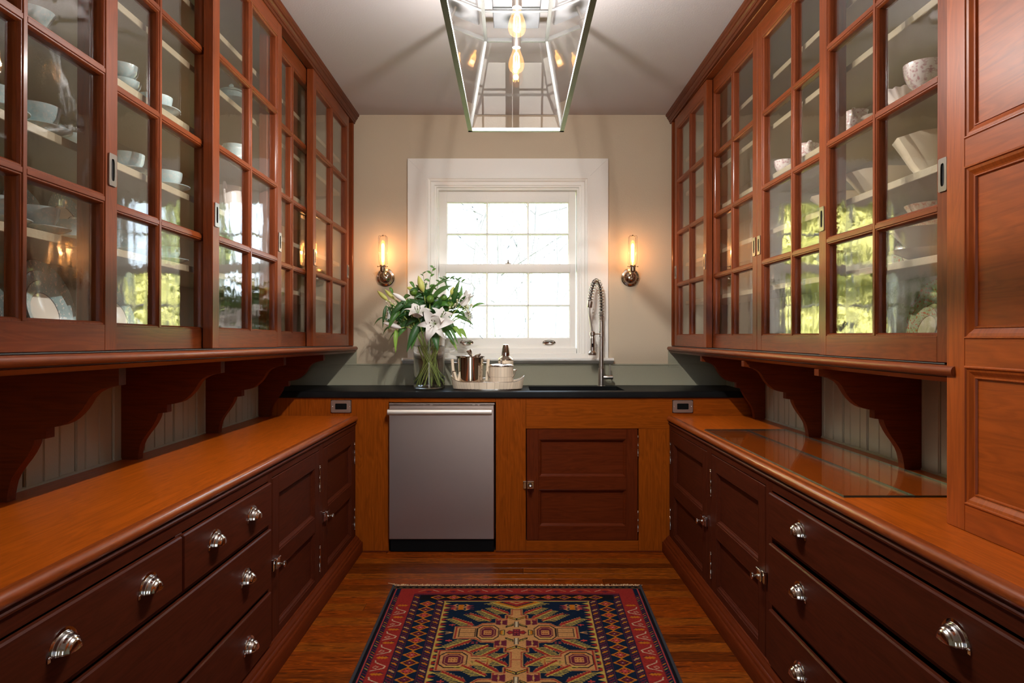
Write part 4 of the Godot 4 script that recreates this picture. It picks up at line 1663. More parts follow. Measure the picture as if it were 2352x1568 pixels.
func rline(a: Vector2, b: Vector2, th: float, c: Color) -> void:
	var d := (b - a).normalized()
	var n := Vector2(-d.y, d.x) * th * 0.5
	rpoly([[a.x + n.x, a.y + n.y], [b.x + n.x, b.y + n.y], [b.x - n.x, b.y - n.y], [a.x - n.x, a.y - n.y]], c)


# a serrated arm: from the body to the tip, yellow teeth on one side and red ones on the other
func rcomb(bu: float, bw: float, tu: float, tw: float, flip: float) -> void:
	var a := Vector2(bu, bw)
	var b := Vector2(tu, tw)
	var L := (b - a).length()
	var n := int(L / 0.0135)
	for k in n:
		var p := a.lerp(b, (k + 0.5) / n)
		var ln := 0.05 * (1.0 - 0.4 * k / n)
		rline(p, p + Vector2(signf(tu - bu) * ln, flip * 0.006), 0.0062, RC.yellow)
	for k in n:
		var p := a.lerp(b, (k + 0.3) / n)
		var hh := 0.032 * (1.0 - 0.5 * k / n)
		rpoly([[p.x - 0.011, p.y + flip * 0.002], [p.x + 0.011, p.y - flip * 0.008], [p.x + 0.005, p.y - flip * (hh + 0.006)]], RC.tan)
	for k in n:
		var p := a.lerp(b, (k + 0.3) / n)
		var hh := 0.032 * (1.0 - 0.5 * k / n)
		rpoly([[p.x - 0.009, p.y], [p.x + 0.009, p.y - flip * 0.008], [p.x + 0.004, p.y - flip * hh]], RC.red)
	rline(a, b, 0.011, RC.red)
	rline(a + Vector2(0, flip * 0.006), b + Vector2(0, flip * 0.006), 0.007, RC.yellow)


var RC := {}


func build_rug() -> void:
	RC = {"navy": rgb8(24, 38, 60), "red": rgb8(172, 50, 44), "maroon": rgb8(112, 40, 56), "orange": rgb8(216, 124, 34), "tan": rgb8(222, 158, 96), "yellow": rgb8(216, 182, 84), "cream": rgb8(232, 206, 164), "black": rgb8(28, 26, 30), "rose": rgb8(206, 72, 66)}
	rug_im = Image.create(RW, RL, false, Image.FORMAT_RGB8)
	rug_im.fill(RC.navy)
	# side borders, from the field outwards
	var L := 2.1
	rrect(0.575, 0.6, 0, L, RC.black)
	rrect(0.548, 0.5745, 0, L, RC.navy)
	rrect(0.545, 0.55, 0.0, L, RC.maroon)
	rrect(0.567, 0.572, 0.0, L, RC.rose)
	rrect(0.477, 0.545, 0.0, L, RC.red)
	rrect(0.474, 0.478, 0.1, L, RC.maroon)
	rrect(0.441, 0.445, 0.1, L, RC.maroon)
	rrect(0.360, 0.364, 0.15, L, RC.maroon)
	rrect(0.326, 0.330, 0.19, L, RC.maroon)
	rrect(0.319, 0.326, 0.2, L, RC.yellow)
	# end borders
	rrect(0.0, 0.6, 0.0, 0.042, RC.black)
	rrect(0.0, 0.6, 0.036, 0.04, RC.tan)
	for k in 40:
		var u := k * 0.03
		rpoly([[u, 0.02], [u + 0.012, 0.01], [u + 0.024, 0.02], [u + 0.012, 0.03]], RC.tan.darkened(0.45))
	rrect(0.0, 0.545, 0.042, 0.11, RC.red)
	rrect(0.0, 0.478, 0.11, 0.13, RC.maroon)
	rrect(0.0, 0.445, 0.13, 0.194, RC.black)
	rrect(0.0, 0.36, 0.194, 0.208, RC.maroon)
	rrect(0.0, 0.33, 0.206, 0.216, RC.yellow)
	rrect(0.0, 0.322, 0.216, 0.24, RC.navy)
	# guard stripes of little slanted barbs
	var w := 0.13
	var i := 0
	while w < L:
		var c: Color = [RC.maroon, RC.orange, RC.maroon, RC.maroon, RC.tan][i % 5]
		for g in [[0.447, 0.472], [0.332, 0.358]]:
			if g[0] > 0.4 or w > 0.2:
				rpoly([[g[0], w + 0.014], [g[1], w - 0.006], [g[1], w + 0.006], [g[0], w + 0.026]], c)
				if i % 5 in [1, 4]:
					rpoly([[g[0] + 0.006, w + 0.008], [g[0] + 0.014, w - 0.002], [g[0] + 0.018, w + 0.008]], c)
		rpoly([[0.55, w + 0.016], [0.565, w], [0.565, w + 0.007], [0.55, w + 0.024]], [RC.maroon, RC.orange, RC.rose, RC.yellow.darkened(0.2), RC.maroon][i % 5])
		w += 0.0195
		i += 1
	# lozenge chain
	w = 0.24
	i = 0
	while w < L:
		lozenge(0.402, w, 0.037, 0.033, i)
		w += 0.066
		i += 1
	var u2 := 0.0
	i = 0
	while u2 < 0.43:
		lozenge(u2, 0.162, 0.036, 0.028, i)
		u2 += 0.0725
		i += 1
	# red border: orange clouds and cream leaves
	w = 0.26
	i = 0
	while w < L:
		for e in [[-0.012, 0.013], [0.012, 0.013], [0.0, 0.011]]:
			rpoly([[0.511 + e[0] - e[1], w], [0.511 + e[0], w - 0.011], [0.511 + e[0] + e[1], w], [0.511 + e[0], w + 0.011]], RC.orange)
		var a := w + 0.04
		rline(Vector2(0.534, a - 0.02), Vector2(0.53, a), 0.005, RC.cream)
		rline(Vector2(0.53, a), Vector2(0.489, a + 0.028), 0.005, RC.cream)
		rline(Vector2(0.489, a + 0.028), Vector2(0.493, a + 0.046), 0.006, RC.cream)
		rline(Vector2(0.493, a + 0.046), Vector2(0.54, a + 0.068), 0.005, RC.cream)
		rpoly([[0.512, a + 0.034], [0.528, a + 0.024], [0.536, a + 0.044], [0.52, a + 0.05]], RC.cream)
		rpoly([[0.516, a + 0.036], [0.527, a + 0.029], [0.532, a + 0.042], [0.521, a + 0.046]], RC.red)
		rpoly([[0.482, a + 0.085], [0.5, a + 0.075], [0.518, a + 0.085], [0.5, a + 0.095]], RC.maroon)
		w += 0.133
		i += 1
	u2 = 0.02
	while u2 < 0.46:
		rline(Vector2(u2, 0.085), Vector2(u2 + 0.03, 0.062), 0.005, RC.cream)
		rline(Vector2(u2 + 0.03, 0.062), Vector2(u2 + 0.065, 0.062), 0.005, RC.orange)
		rline(Vector2(u2 + 0.065, 0.062), Vector2(u2 + 0.095, 0.085), 0.005, RC.tan)
		rpoly([[u2 + 0.03, 0.085], [u2 + 0.048, 0.072], [u2 + 0.066, 0.085], [u2 + 0.048, 0.1]], RC.maroon)
		u2 += 0.115
	# saw teeth round the field
	w = 0.225
	i = 0
	while w < L:
		rpoly([[0.32, w], [0.294, w + 0.013], [0.32, w + 0.026]], [RC.yellow, RC.red][i % 2])
		w += 0.026
		i += 1
	# chevron at the head of the field
	rpoly([[0, 0.312], [0.125, 0.228], [0.09, 0.216], [0, 0.216]], RC.yellow)
	rpoly([[0, 0.296], [0.105, 0.224], [0.08, 0.216], [0, 0.216]], RC.orange)
	rpoly([[0, 0.278], [0.08, 0.222], [0.06, 0.216], [0, 0.216]], RC.navy)
	rpoly([[0, 0.272], [0.066, 0.222], [0.05, 0.216], [0, 0.216]], RC.red)
	rpoly([[0, 0.248], [0.034, 0.224], [0.024, 0.218], [0, 0.236]], RC.tan)
	for k in 7:
		var pu := 0.015 + 0.016 * k
		rline(Vector2(pu, 0.305 - pu * 0.62), Vector2(pu + 0.035, 0.312 - pu * 0.62), 0.006, RC.yellow)
	# star flowers
	for sw in [0.283]:
		for d in [[0.0, 0.0], [0.022, 0.02], [-0.022, 0.02], [0.022, -0.02], [-0.022, -0.02]]:
			rpoly([[0.247 + d[0] - 0.018, sw + d[1]], [0.247 + d[0], sw + d[1] - 0.02], [0.247 + d[0] + 0.018, sw + d[1]], [0.247 + d[0], sw + d[1] + 0.02]], RC.tan)
		for d in [-1.0, 1.0]:
			for e in [-1.0, 0.0, 1.0]:
				rpoly([[0.247 + d * 0.026, sw + e * 0.014 - 0.006], [0.247 + d * 0.06, sw + e * 0.022], [0.247 + d * 0.026, sw + e * 0.014 + 0.006]], RC.rose)
			for e in [-1.0, 1.0]:
				rrect(0.247 + d * 0.018 - 0.005, 0.247 + d * 0.018 + 0.005, sw + e * 0.02 - 0.008, sw + e * 0.02 + 0.008, RC.navy)
		rrect(0.237, 0.257, sw - 0.03, sw + 0.03, RC.orange)
	# medallions
	for m in 4:
		medallion(0.559 + 0.5 * m)
		half_octagon(0.81 + 0.5 * m)
	# scattered blossoms
	var r2 := RandomNumberGenerator.new()
	r2.seed = 12
	for k in 26:
		var bu := r2.randf_range(0.16, 0.29)
		var bw := 0.3 + 0.06 * k
		if rug_im.get_pixel(int((bu + 0.591) / KN), clampi(int(bw / KN), 0, RL - 1)) == RC.navy or k < 4:
			var cc: Color = [RC.rose, RC.maroon, RC.tan][k % 3]
			for e in [[0.008, 0.006], [-0.008, 0.006], [0.008, -0.006], [-0.008, -0.006]]:
				rrect(bu + e[0] - 0.005, bu + e[0] + 0.005, bw + e[1] - 0.003, bw + e[1] + 0.003, cc)
	# wool is uneven
	var r3 := RandomNumberGenerator.new()
	r3.seed = 5
	for y in RL:
		var line := r3.randf_range(0.95, 1.03)
		for x in RW:
			var c3 := rug_im.get_pixel(x, y)
			rug_im.set_pixel(x, y, c3 * (line * r3.randf_range(0.64, 0.8)))
	rug_im.resize(RW * 2, RL * 2, Image.INTERPOLATE_BILINEAR)
	var mat := plain(Color.WHITE, 0.95)
	mat.albedo_texture = ImageTexture.create_from_image(rug_im)
	mat.texture_repeat = false
	mat.metallic_specular = 0.1
	var far := -3.515
	var rug := thing("rug", "red and navy hand-knotted rug with geometric medallions and fringe on the floorboards", "rug", at(0, 0, far))
	var b := MB.new()
	var N := 40
	for k in N:
		var q := []
		for e in [k, k + 1]:
			var f := float(e) / N
			var cx := 0.022 - 0.021 * f
			var hw := 0.603 - 0.045 * f
			var y := 0.0075 + 0.0012 * sin(f * 23.0) * (1.0 - f) - (0.003 if e == 0 else 0.0)
			q.append([Vector3(cx - hw, y - 0.001, f * L), Vector3(cx, y, f * L), Vector3(cx + hw, y - 0.001, f * L), f])
		for h in 2:
			var u0 := 0.5 * h
			b.tri(q[0][h], q[0][h + 1], q[1][h + 1], Vector3.UP, Vector3.UP, Vector3.UP, Vector2(u0, q[0][3]), Vector2(u0 + 0.5, q[0][3]), Vector2(u0 + 0.5, q[1][3]))
			b.tri(q[0][h], q[1][h + 1], q[1][h], Vector3.UP, Vector3.UP, Vector3.UP, Vector2(u0, q[0][3]), Vector2(u0 + 0.5, q[1][3]), Vector2(u0, q[1][3]))
	var ed := MB.new()
	ed.slab(Vector3(0.022 - 0.602, 0.0018, 0.001), Vector3(0.022 + 0.602, 0.0018, 0.001), Vector3(0.001 + 0.557, 0.0018, L - 0.001), Vector3(0.001 - 0.557, 0.0018, L - 0.001), 0.0024)
	ed.tube([Vector3(0.022 - 0.603, 0.0062, 0.0), Vector3(0.001 - 0.558, 0.0062, L)], 0.006, 8)
	ed.tube([Vector3(0.022 + 0.603, 0.0062, 0.0), Vector3(0.001 + 0.558, 0.0062, L)], 0.006, 8)
	var wool := plain(rgb8(38, 36, 42), 0.95)
	multi("pile", [[b, mat]], rug)
	part("selvedge", ed, wool, rug)
	var fr := MB.new()
	for k in 300:
		var x := lerpf(-0.585, 0.628, k / 299.0)
		var edge := clampf((0.03 - absf(x - (-0.585))) / 0.03, 0.0, 1.0)
		var ln := rng.randf_range(0.012, 0.022) + edge * 0.02
		fr.tube([Vector3(x, 0.006, 0.002), Vector3(x + rng.randf_range(-0.006, 0.006), 0.006 + rng.randf_range(0.0, 0.003), -ln * 0.5), Vector3(x + rng.randf_range(-0.012, 0.012) - edge * 0.02, 0.002 + rng.randf_range(0.0, 0.006), -ln)], 0.0014, 4, false)
	var fo := part("fringe", fr, plain(rgb8(214, 176, 136), 0.95), rug)
	fo.set_meta("kind", "stuff")


func lozenge(u: float, w: float, hu: float, hw: float, i: int) -> void:
	rpoly([[u - hu, w], [u, w - hw], [u + hu, w], [u, w + hw]], RC.orange)
	var a := 0.68
	rpoly([[u - hu * a, w], [u, w - hw * a], [u + hu * a, w], [u, w + hw * a]], RC.maroon if i % 2 else RC.rose)
	for d in [[0.3, 0.3], [-0.3, 0.3], [0.3, -0.3], [-0.3, -0.3]]:
		rrect(u + d[0] * hu - 0.0025, u + d[0] * hu + 0.0025, w + d[1] * hw - 0.0025, w + d[1] * hw + 0.0025, RC.black)
	for d in [[0.5, 0.0], [-0.5, 0.0], [0.0, 0.45], [0.0, -0.45]]:
		rrect(u + d[0] * hu - 0.003, u + d[0] * hu + 0.003, w + d[1] * hw - 0.0015, w + d[1] * hw + 0.0015, RC.black)
	rrect(u - 0.003, u + 0.003, w - 0.0015, w + 0.0015, RC.cream)


func outlined(p: Array, col: Color, w: float, outer: Color, inner: Color) -> void:
	var c := Vector2.ZERO
	for e in p:
		c += Vector2(e[0], e[1])
	c /= p.size()
	var k := 0
	for pair in [[1.0, outer], [0.0, inner], [-1.0, col]]:
		var grown: Array = Geometry2D.offset_polygon(packed(p), w * pair[0])
		if grown.size():
			var q := []
			for v in grown[0]:
				q.append([v.x, v.y])
			rpoly(q, pair[1])
		k += 1


func packed(p: Array) -> PackedVector2Array:
	var q := PackedVector2Array()
	for e in p:
		q.append(Vector2(e[0], e[1]))
	return q


func medallion(w: float) -> void:
	for v in [-1.0, 1.0]:
		rcomb(0.185, w + v * 0.074, 0.275, w + v * 0.152, v * -1.0)
		rcomb(0.112, w + v * 0.122, 0.205, w + v * 0.2, v * -1.0)
		rcomb(0.068, w + v * 0.145, 0.155, w + v * 0.24, v * -1.0)
		rcomb(0.036, w + v * 0.2, 0.112, w + v * 0.272, v * -1.0)
	var body := []
	var prof := [[0.022, -0.25], [0.022, -0.19], [0.045, -0.185], [0.045, -0.145], [0.086, -0.145], [0.086, -0.098], [0.14, -0.096], [0.166, -0.062], [0.252, -0.06]]
	for e in prof:
		body.append([e[0], w + e[1]])
	for k in prof.size():
		var e2 = prof[prof.size() - 1 - k]
		body.append([e2[0], w - e2[1]])
	for k in prof.size():
		body.append([-prof[k][0], w - prof[k][1]])
	for k in prof.size():
		var e3 = prof[prof.size() - 1 - k]
		body.append([-e3[0], w + e3[1]])
	outlined(body, RC.tan, 0.005, RC.tan.darkened(0.1), RC.red)
	# arm panels
	outlined([[0.17, w - 0.042], [0.236, w - 0.042], [0.236, w + 0.042], [0.17, w + 0.042]], RC.tan, 0.002, RC.black, RC.black)
	rrect(0.17, 0.236, w - 0.002, w + 0.002, RC.black)
	rrect(0.172, 0.234, w - 0.022, w - 0.0195, RC.tan.darkened(0.25))
	rrect(0.172, 0.234, w + 0.0195, w + 0.022, RC.tan.darkened(0.25))
	# octagons
	oct_motif(0.118, w, 0.046, 0.075)
	# paired red leaves
	for v in [-0.105, 0.105]:
		for h in [-0.013, 0.013]:
			rpoly([[0.064 + h - 0.011, w + v - 0.028], [0.064 + h + 0.011, w + v - 0.02], [0.064 + h + 0.009, w + v], [0.064 + h + 0.011, w + v + 0.02], [0.064 + h - 0.011, w + v + 0.028]], RC.maroon)
		rrect(0.06, 0.068, w + v - 0.004, w + v + 0.004, RC.yellow)
	# yellow and orange shields beside the heart
	rpoly([[0.048, w - 0.03], [0.068, w - 0.022], [0.068, w + 0.022], [0.048, w + 0.03]], RC.black)
	rpoly([[0.05, w - 0.026], [0.066, w - 0.018], [0.066, w + 0.018], [0.05, w + 0.026]], RC.yellow)
	rpoly([[0.056, w - 0.02], [0.066, w - 0.016], [0.066, w + 0.016], [0.056, w + 0.02]], RC.orange)
	# heart
	rpoly([[0.0, w - 0.034], [0.014, w - 0.034], [0.014, w - 0.012], [0.03, w - 0.022], [0.042, w], [0.03, w + 0.022], [0.014, w + 0.012], [0.014, w + 0.034], [0.0, w + 0.034]], RC.maroon)
	rpoly([[0.016, w - 0.006], [0.028, w - 0.016], [0.036, w], [0.028, w + 0.016], [0.016, w + 0.006]], RC.red)
	for v in [-0.02, 0.0, 0.02]:
		rrect(0.0, 0.008, w + v - 0.004, w + v + 0.004, RC.rose)
		rrect(0.0, 0.0035, w + v - 0.002, w + v + 0.002, RC.black)
	# stems with cream bars and yellow wings
	for v in [-1.0, 1.0]:
		rrect(0.0, 0.006, w + v * 0.085 - 0.03, w + v * 0.085 + 0.03, RC.cream)
		rrect(0.007, 0.0095, w + v * 0.085 - 0.03, w + v * 0.085 + 0.03, RC.black)
		rpoly([[0.012, w + v * 0.072], [0.044, w + v * 0.05], [0.044, w + v * 0.066], [0.012, w + v * 0.094]], RC.black)
		rpoly([[0.016, w + v * 0.078], [0.04, w + v * 0.058], [0.04, w + v * 0.064], [0.016, w + v * 0.088]], RC.yellow.darkened(0.15))
		rpoly([[0.0, w + v * 0.128], [0.042, w + v * 0.158], [0.042, w + v * 0.176], [0.0, w + v * 0.15]], RC.black)
		rpoly([[0.004, w + v * 0.136], [0.038, w + v * 0.16], [0.038, w + v * 0.17], [0.004, w + v * 0.148]], RC.yellow)
		rpoly([[0.014, w + v * 0.146], [0.038, w + v * 0.163], [0.038, w + v * 0.17], [0.014, w + v * 0.155]], RC.orange)
		for u in [0.003, 0.009, 0.015]:
			rrect(u - 0.0012, u + 0.0012, w + v * 0.21 - 0.036, w + v * 0.21 + 0.036, RC.black)
	# little hand motif beyond the arm
	for v in [-0.014, 0.0, 0.014]:
		rline(Vector2(0.262, w), Vector2(0.292, w + v), 0.005, RC.tan)
	for v in [-1.0, 1.0]:
		rrect(0.258, 0.286, w + v * 0.08 - 0.005, w + v * 0.08 + 0.005, RC.rose)
		rrect(0.268, 0.274, w + v * 0.08 - 0.012, w + v * 0.08 + 0.012, RC.rose)


func oct_motif(u: float, w: float, hu: float, hw: float) -> void:
	for e in [[1.0, RC.black], [0.92, RC.tan], [0.72, RC.maroon], [0.62, RC.tan], [0.56, RC.maroon]]:
		var a: float = e[0]
		rpoly([[u - hu * a, w - hw * a * 0.55], [u - hu * a * 0.55, w - hw * a], [u + hu * a * 0.55, w - hw * a], [u + hu * a, w - hw * a * 0.55], [u + hu * a, w + hw * a * 0.55], [u + hu * a * 0.55, w + hw * a], [u - hu * a * 0.55, w + hw * a], [u - hu * a, w + hw * a * 0.55]], e[1])
	rrect(u - hu * 0.5, u + hu * 0.5, w + hw * 0.72, w + hw * 0.86, RC.yellow)
	rrect(u - hu * 0.5, u + hu * 0.5, w - hw * 0.86, w - hw * 0.76, RC.orange)
	rrect(u - hu * 0.34, u + hu * 0.34, w - hw * 0.3, w + hw * 0.3, RC.orange.lightened(0.25))
	for a2 in [-1.0, 0.0, 1.0]:
		for b2 in [-1.0, 1.0]:
			rrect(u + a2 * hu * 0.2 - 0.003, u + a2 * hu * 0.2 + 0.003, w + b2 * hw * 0.13 - 0.004, w + b2 * hw * 0.13 + 0.004, RC.red.darkened(0.2))


func half_octagon(w: float) -> void:
	outlined([[0.3, w - 0.08], [0.2, w - 0.08], [0.17, w - 0.05], [0.17, w - 0.032], [0.105, w - 0.032], [0.105, w + 0.04], [0.16, w + 0.04], [0.2, w + 0.085], [0.3, w + 0.085]], RC.tan, 0.005, RC.tan.darkened(0.1), RC.red)
	oct_motif(0.24, w, 0.055, 0.066)
	for v in [-0.012, 0.012]:
		rrect(0.115, 0.17, w + v, w + v + 0.003, RC.black)
	for k in 4:
		rpoly([[0.115 + k * 0.014, w + 0.03], [0.122 + k * 0.014, w + 0.022], [0.129 + k * 0.014, w + 0.03]], RC.black)


# ---------------------------------------------------------------- sink, tap, glass tops
func build_sink_and_faucet() -> void:
	var b := MB.new()
	var x0 := 0.10
	var x1 := 0.655
	var z0 := -4.52
	var z1 := -4.175
	var yt := 0.877
	var yb := 0.70
	b.box(Vector3(x0 - 0.012, yb - 0.01, z0 - 0.012), Vector3(x1 + 0.012, yb, z1 + 0.012))
	b.box(Vector3(x0 - 0.012, yb, z0 - 0.012), Vector3(x0 - 0.001, yt, z1 + 0.012))
	b.box(Vector3(x1 + 0.001, yb, z0 - 0.012), Vector3(x1 + 0.012, yt, z1 + 0.012))
	b.box(Vector3(x0 - 0.001, yb, z0 - 0.012), Vector3(x1 + 0.001, yt, z0 - 0.001))
	b.box(Vector3(x0 - 0.001, yb, z1 + 0.001), Vector3(x1 + 0.001, yt, z1 + 0.012))
	b.lathe([Vector2(0.0, yb + 0.001), Vector2(0.04, yb + 0.002), Vector2(0.045, yb)], 24, at(0.38, 0, -4.35))
	var s := part("sink", b, M.sink)
	tag(s, "dark undermount sink sunk into the black counter", "sink")
	var o := thing("faucet", "tall stainless spring faucet with a pull-down spray head behind the sink", "faucet", at(0.564, 0.913, -4.565))
	b = MB.new()
	b.lathe([Vector2(0.026, 0.0), Vector2(0.026, 0.003), Vector2(0.019, 0.006), Vector2(0.019, 0.112), Vector2(0.0175, 0.114), Vector2(0.015, 0.115), Vector2(0.015, 0.31), Vector2(0.0175, 0.312), Vector2(0.0175, 0.346), Vector2(0.015, 0.348), Vector2(0.015, 0.41), Vector2(0.013, 0.412), Vector2(0.013, 0.43), Vector2(0.0, 0.431)], 24, at(0, 0, 0), 0, TAU, 30)
	for k in 6:
		b.lathe([Vector2(0.013, 0.41 + k * 0.0095), Vector2(0.0155, 0.413 + k * 0.0095), Vector2(0.0155, 0.416 + k * 0.0095), Vector2(0.013, 0.418 + k * 0.0095)], 20)
	part("column", b, M.brushed, o)
	var path := curve([Vector3(0, 0.44, 0), Vector3(0.001, 0.52, 0.004), Vector3(-0.004, 0.59, 0.012), Vector3(-0.014, 0.638, 0.025), Vector3(-0.032, 0.66, 0.045), Vector3(-0.052, 0.648, 0.07), Vector3(-0.067, 0.61, 0.09), Vector3(-0.077, 0.565, 0.1), Vector3(-0.081, 0.535, 0.102)], 40)
	b = MB.new()
	b.tube(path, 0.0065, 10, false)
	part("inner_hose", b, M.hose, o)
	# the spring wound round the hose
	var acc := [0.0]
	for k in range(1, path.size()):
		acc.append(acc[k - 1] + (path[k] - path[k - 1]).length())
	var total: float = acc[acc.size() - 1]
	var turns := 21.0
	var coil := []
	var side := Vector3(0.3, 0, 1).normalized()
	for k in path.size():
		var tn: Vector3 = (path[mini(k + 1, path.size() - 1)] - path[maxi(k - 1, 0)]).normalized()
		var nx := tn.cross(Vector3(0.35, 0.1, 0.9)).normalized()
		var ny := tn.cross(nx).normalized()
		var a: float = TAU * turns * acc[k] / total
		coil.append(path[k] + (nx * cos(a) + ny * sin(a)) * 0.0165)
	var fine := curve(coil, 2)
	b = MB.new()
	b.tube(fine, 0.0032, 6)
	part("spring", b, M.chrome, o)
	b = MB.new()
	var e := Vector3(-0.081, 0.535, 0.102)
	b.lathe([Vector2(0.0, -0.042), Vector2(0.015, -0.042), Vector2(0.0165, -0.038), Vector2(0.0165, -0.002), Vector2(0.014, 0.0), Vector2(0.0, 0.0)], 20, Transform3D(Basis(Vector3.BACK, -0.12), e))
	part("hose_collar", b, M.brushed, o)
	b = MB.new()
	b.tube(curve([e + Vector3(-0.004, -0.04, 0), Vector3(-0.085, 0.45, 0.102), Vector3(-0.076, 0.39, 0.1), Vector3(-0.068, 0.335, 0.098)], 8), 0.006, 10)
	part("hose", b, M.brushed, o)
	b = MB.new()
	b.lathe([Vector2(0.0, 0.198), Vector2(0.024, 0.198), Vector2(0.0255, 0.202), Vector2(0.0255, 0.212), Vector2(0.02, 0.219), Vector2(0.0145, 0.226), Vector2(0.0145, 0.302), Vector2(0.012, 0.306), Vector2(0.0115, 0.316), Vector2(0.0145, 0.32), Vector2(0.0145, 0.342), Vector2(0.009, 0.346), Vector2(0.0, 0.347)], 24, at(-0.067, 0, 0.098), 0, TAU, 30)
	part("spray_head", b, M.brushed, o)
	b = MB.new()
	b.cbox(Vector3(-0.072, 0.248, 0.111), Vector3(-0.062, 0.27, 0.1145), 0.002)
	part("spray_button", b, M.black, o)
	b = MB.new()
	b.tube([Vector3(0, 0.33, 0.0), Vector3(-0.03, 0.33, 0.045), Vector3(-0.058, 0.33, 0.088)], 0.0042, 10)
	b.lathe([Vector2(0.0155, 0.322), Vector2(0.018, 0.322), Vector2(0.018, 0.338), Vector2(0.0155, 0.338)], 20, at(-0.067, 0, 0.098))
	part("holder_arm", b, M.brushed, o)
	b = MB.new()
	b.lathe([Vector2(0.0, 0.012), Vector2(0.0125, 0.012), Vector2(0.0135, 0.014), Vector2(0.0135, 0.045), Vector2(0.0125, 0.046), Vector2(0.0125, 0.048), Vector2(0.0135, 0.049), Vector2(0.0135, 0.073), Vector2(0.012, 0.075), Vector2(0.0, 0.0755)], 20, Transform3D(Basis(Vector3(0, -1, 0), Vector3(1, 0, 0), Vector3(0, 0, 1)), Vector3(0.0, 0.055, 0)), 0, TAU, 30)
	b.tube([Vector3(0.056, 0.062, 0), Vector3(0.056, 0.135, 0)], 0.0042, 10)
	part("lever", b, M.brushed, o)


func build_glass_tops() -> void:
	for k in 2:
		var x0: float = [0.92, 1.118][k]
		var x1: float = [1.116, 1.308][k]
		var b := MB.new()
		var y0 := TOP + 0.0008
		var y1 := TOP + 0.0068
		b.quad(Vector3(x0, y1, -3.44), Vector3(x1, y1, -3.44), Vector3(x1, y1, -1.995), Vector3(x0, y1, -1.995), Vector3.UP)
		var e := MB.new()
		e.quad(Vector3(x0, y0, -3.44), Vector3(x1, y0, -3.44), Vector3(x1, y0, -1.995), Vector3(x0, y0, -1.995), Vector3.DOWN)
		b.append_all(e)
		e = MB.new()
		e.flat(Vector3(x0, y0, -1.995), Vector3(x1, y0, -1.995), Vector3(x1, y1, -1.995), Vector3(x0, y1, -1.995), Vector3.BACK)
		e.flat(Vector3(x0, y0, -3.44), Vector3(x1, y0, -3.44), Vector3(x1, y1, -3.44), Vector3(x0, y1, -3.44), Vector3.FORWARD)
		e.flat(Vector3(x0, y0, -3.44), Vector3(x0, y0, -1.995), Vector3(x0, y1, -1.995), Vector3(x0, y1, -3.44), Vector3.LEFT)
		e.flat(Vector3(x1, y0, -3.44), Vector3(x1, y0, -1.995), Vector3(x1, y1, -1.995), Vector3(x1, y1, -3.44), Vector3.RIGHT)
		var o := multi("glass_sheet", [[b, M.slab_glass], [e, M.glass_edge]])
		tag(o, ["clear glass sheet lying on the right worktop along its front edge", "clear glass sheet lying on the right worktop nearer the beadboard wall"][k], "glass sheet", "glass sheets on the right worktop")


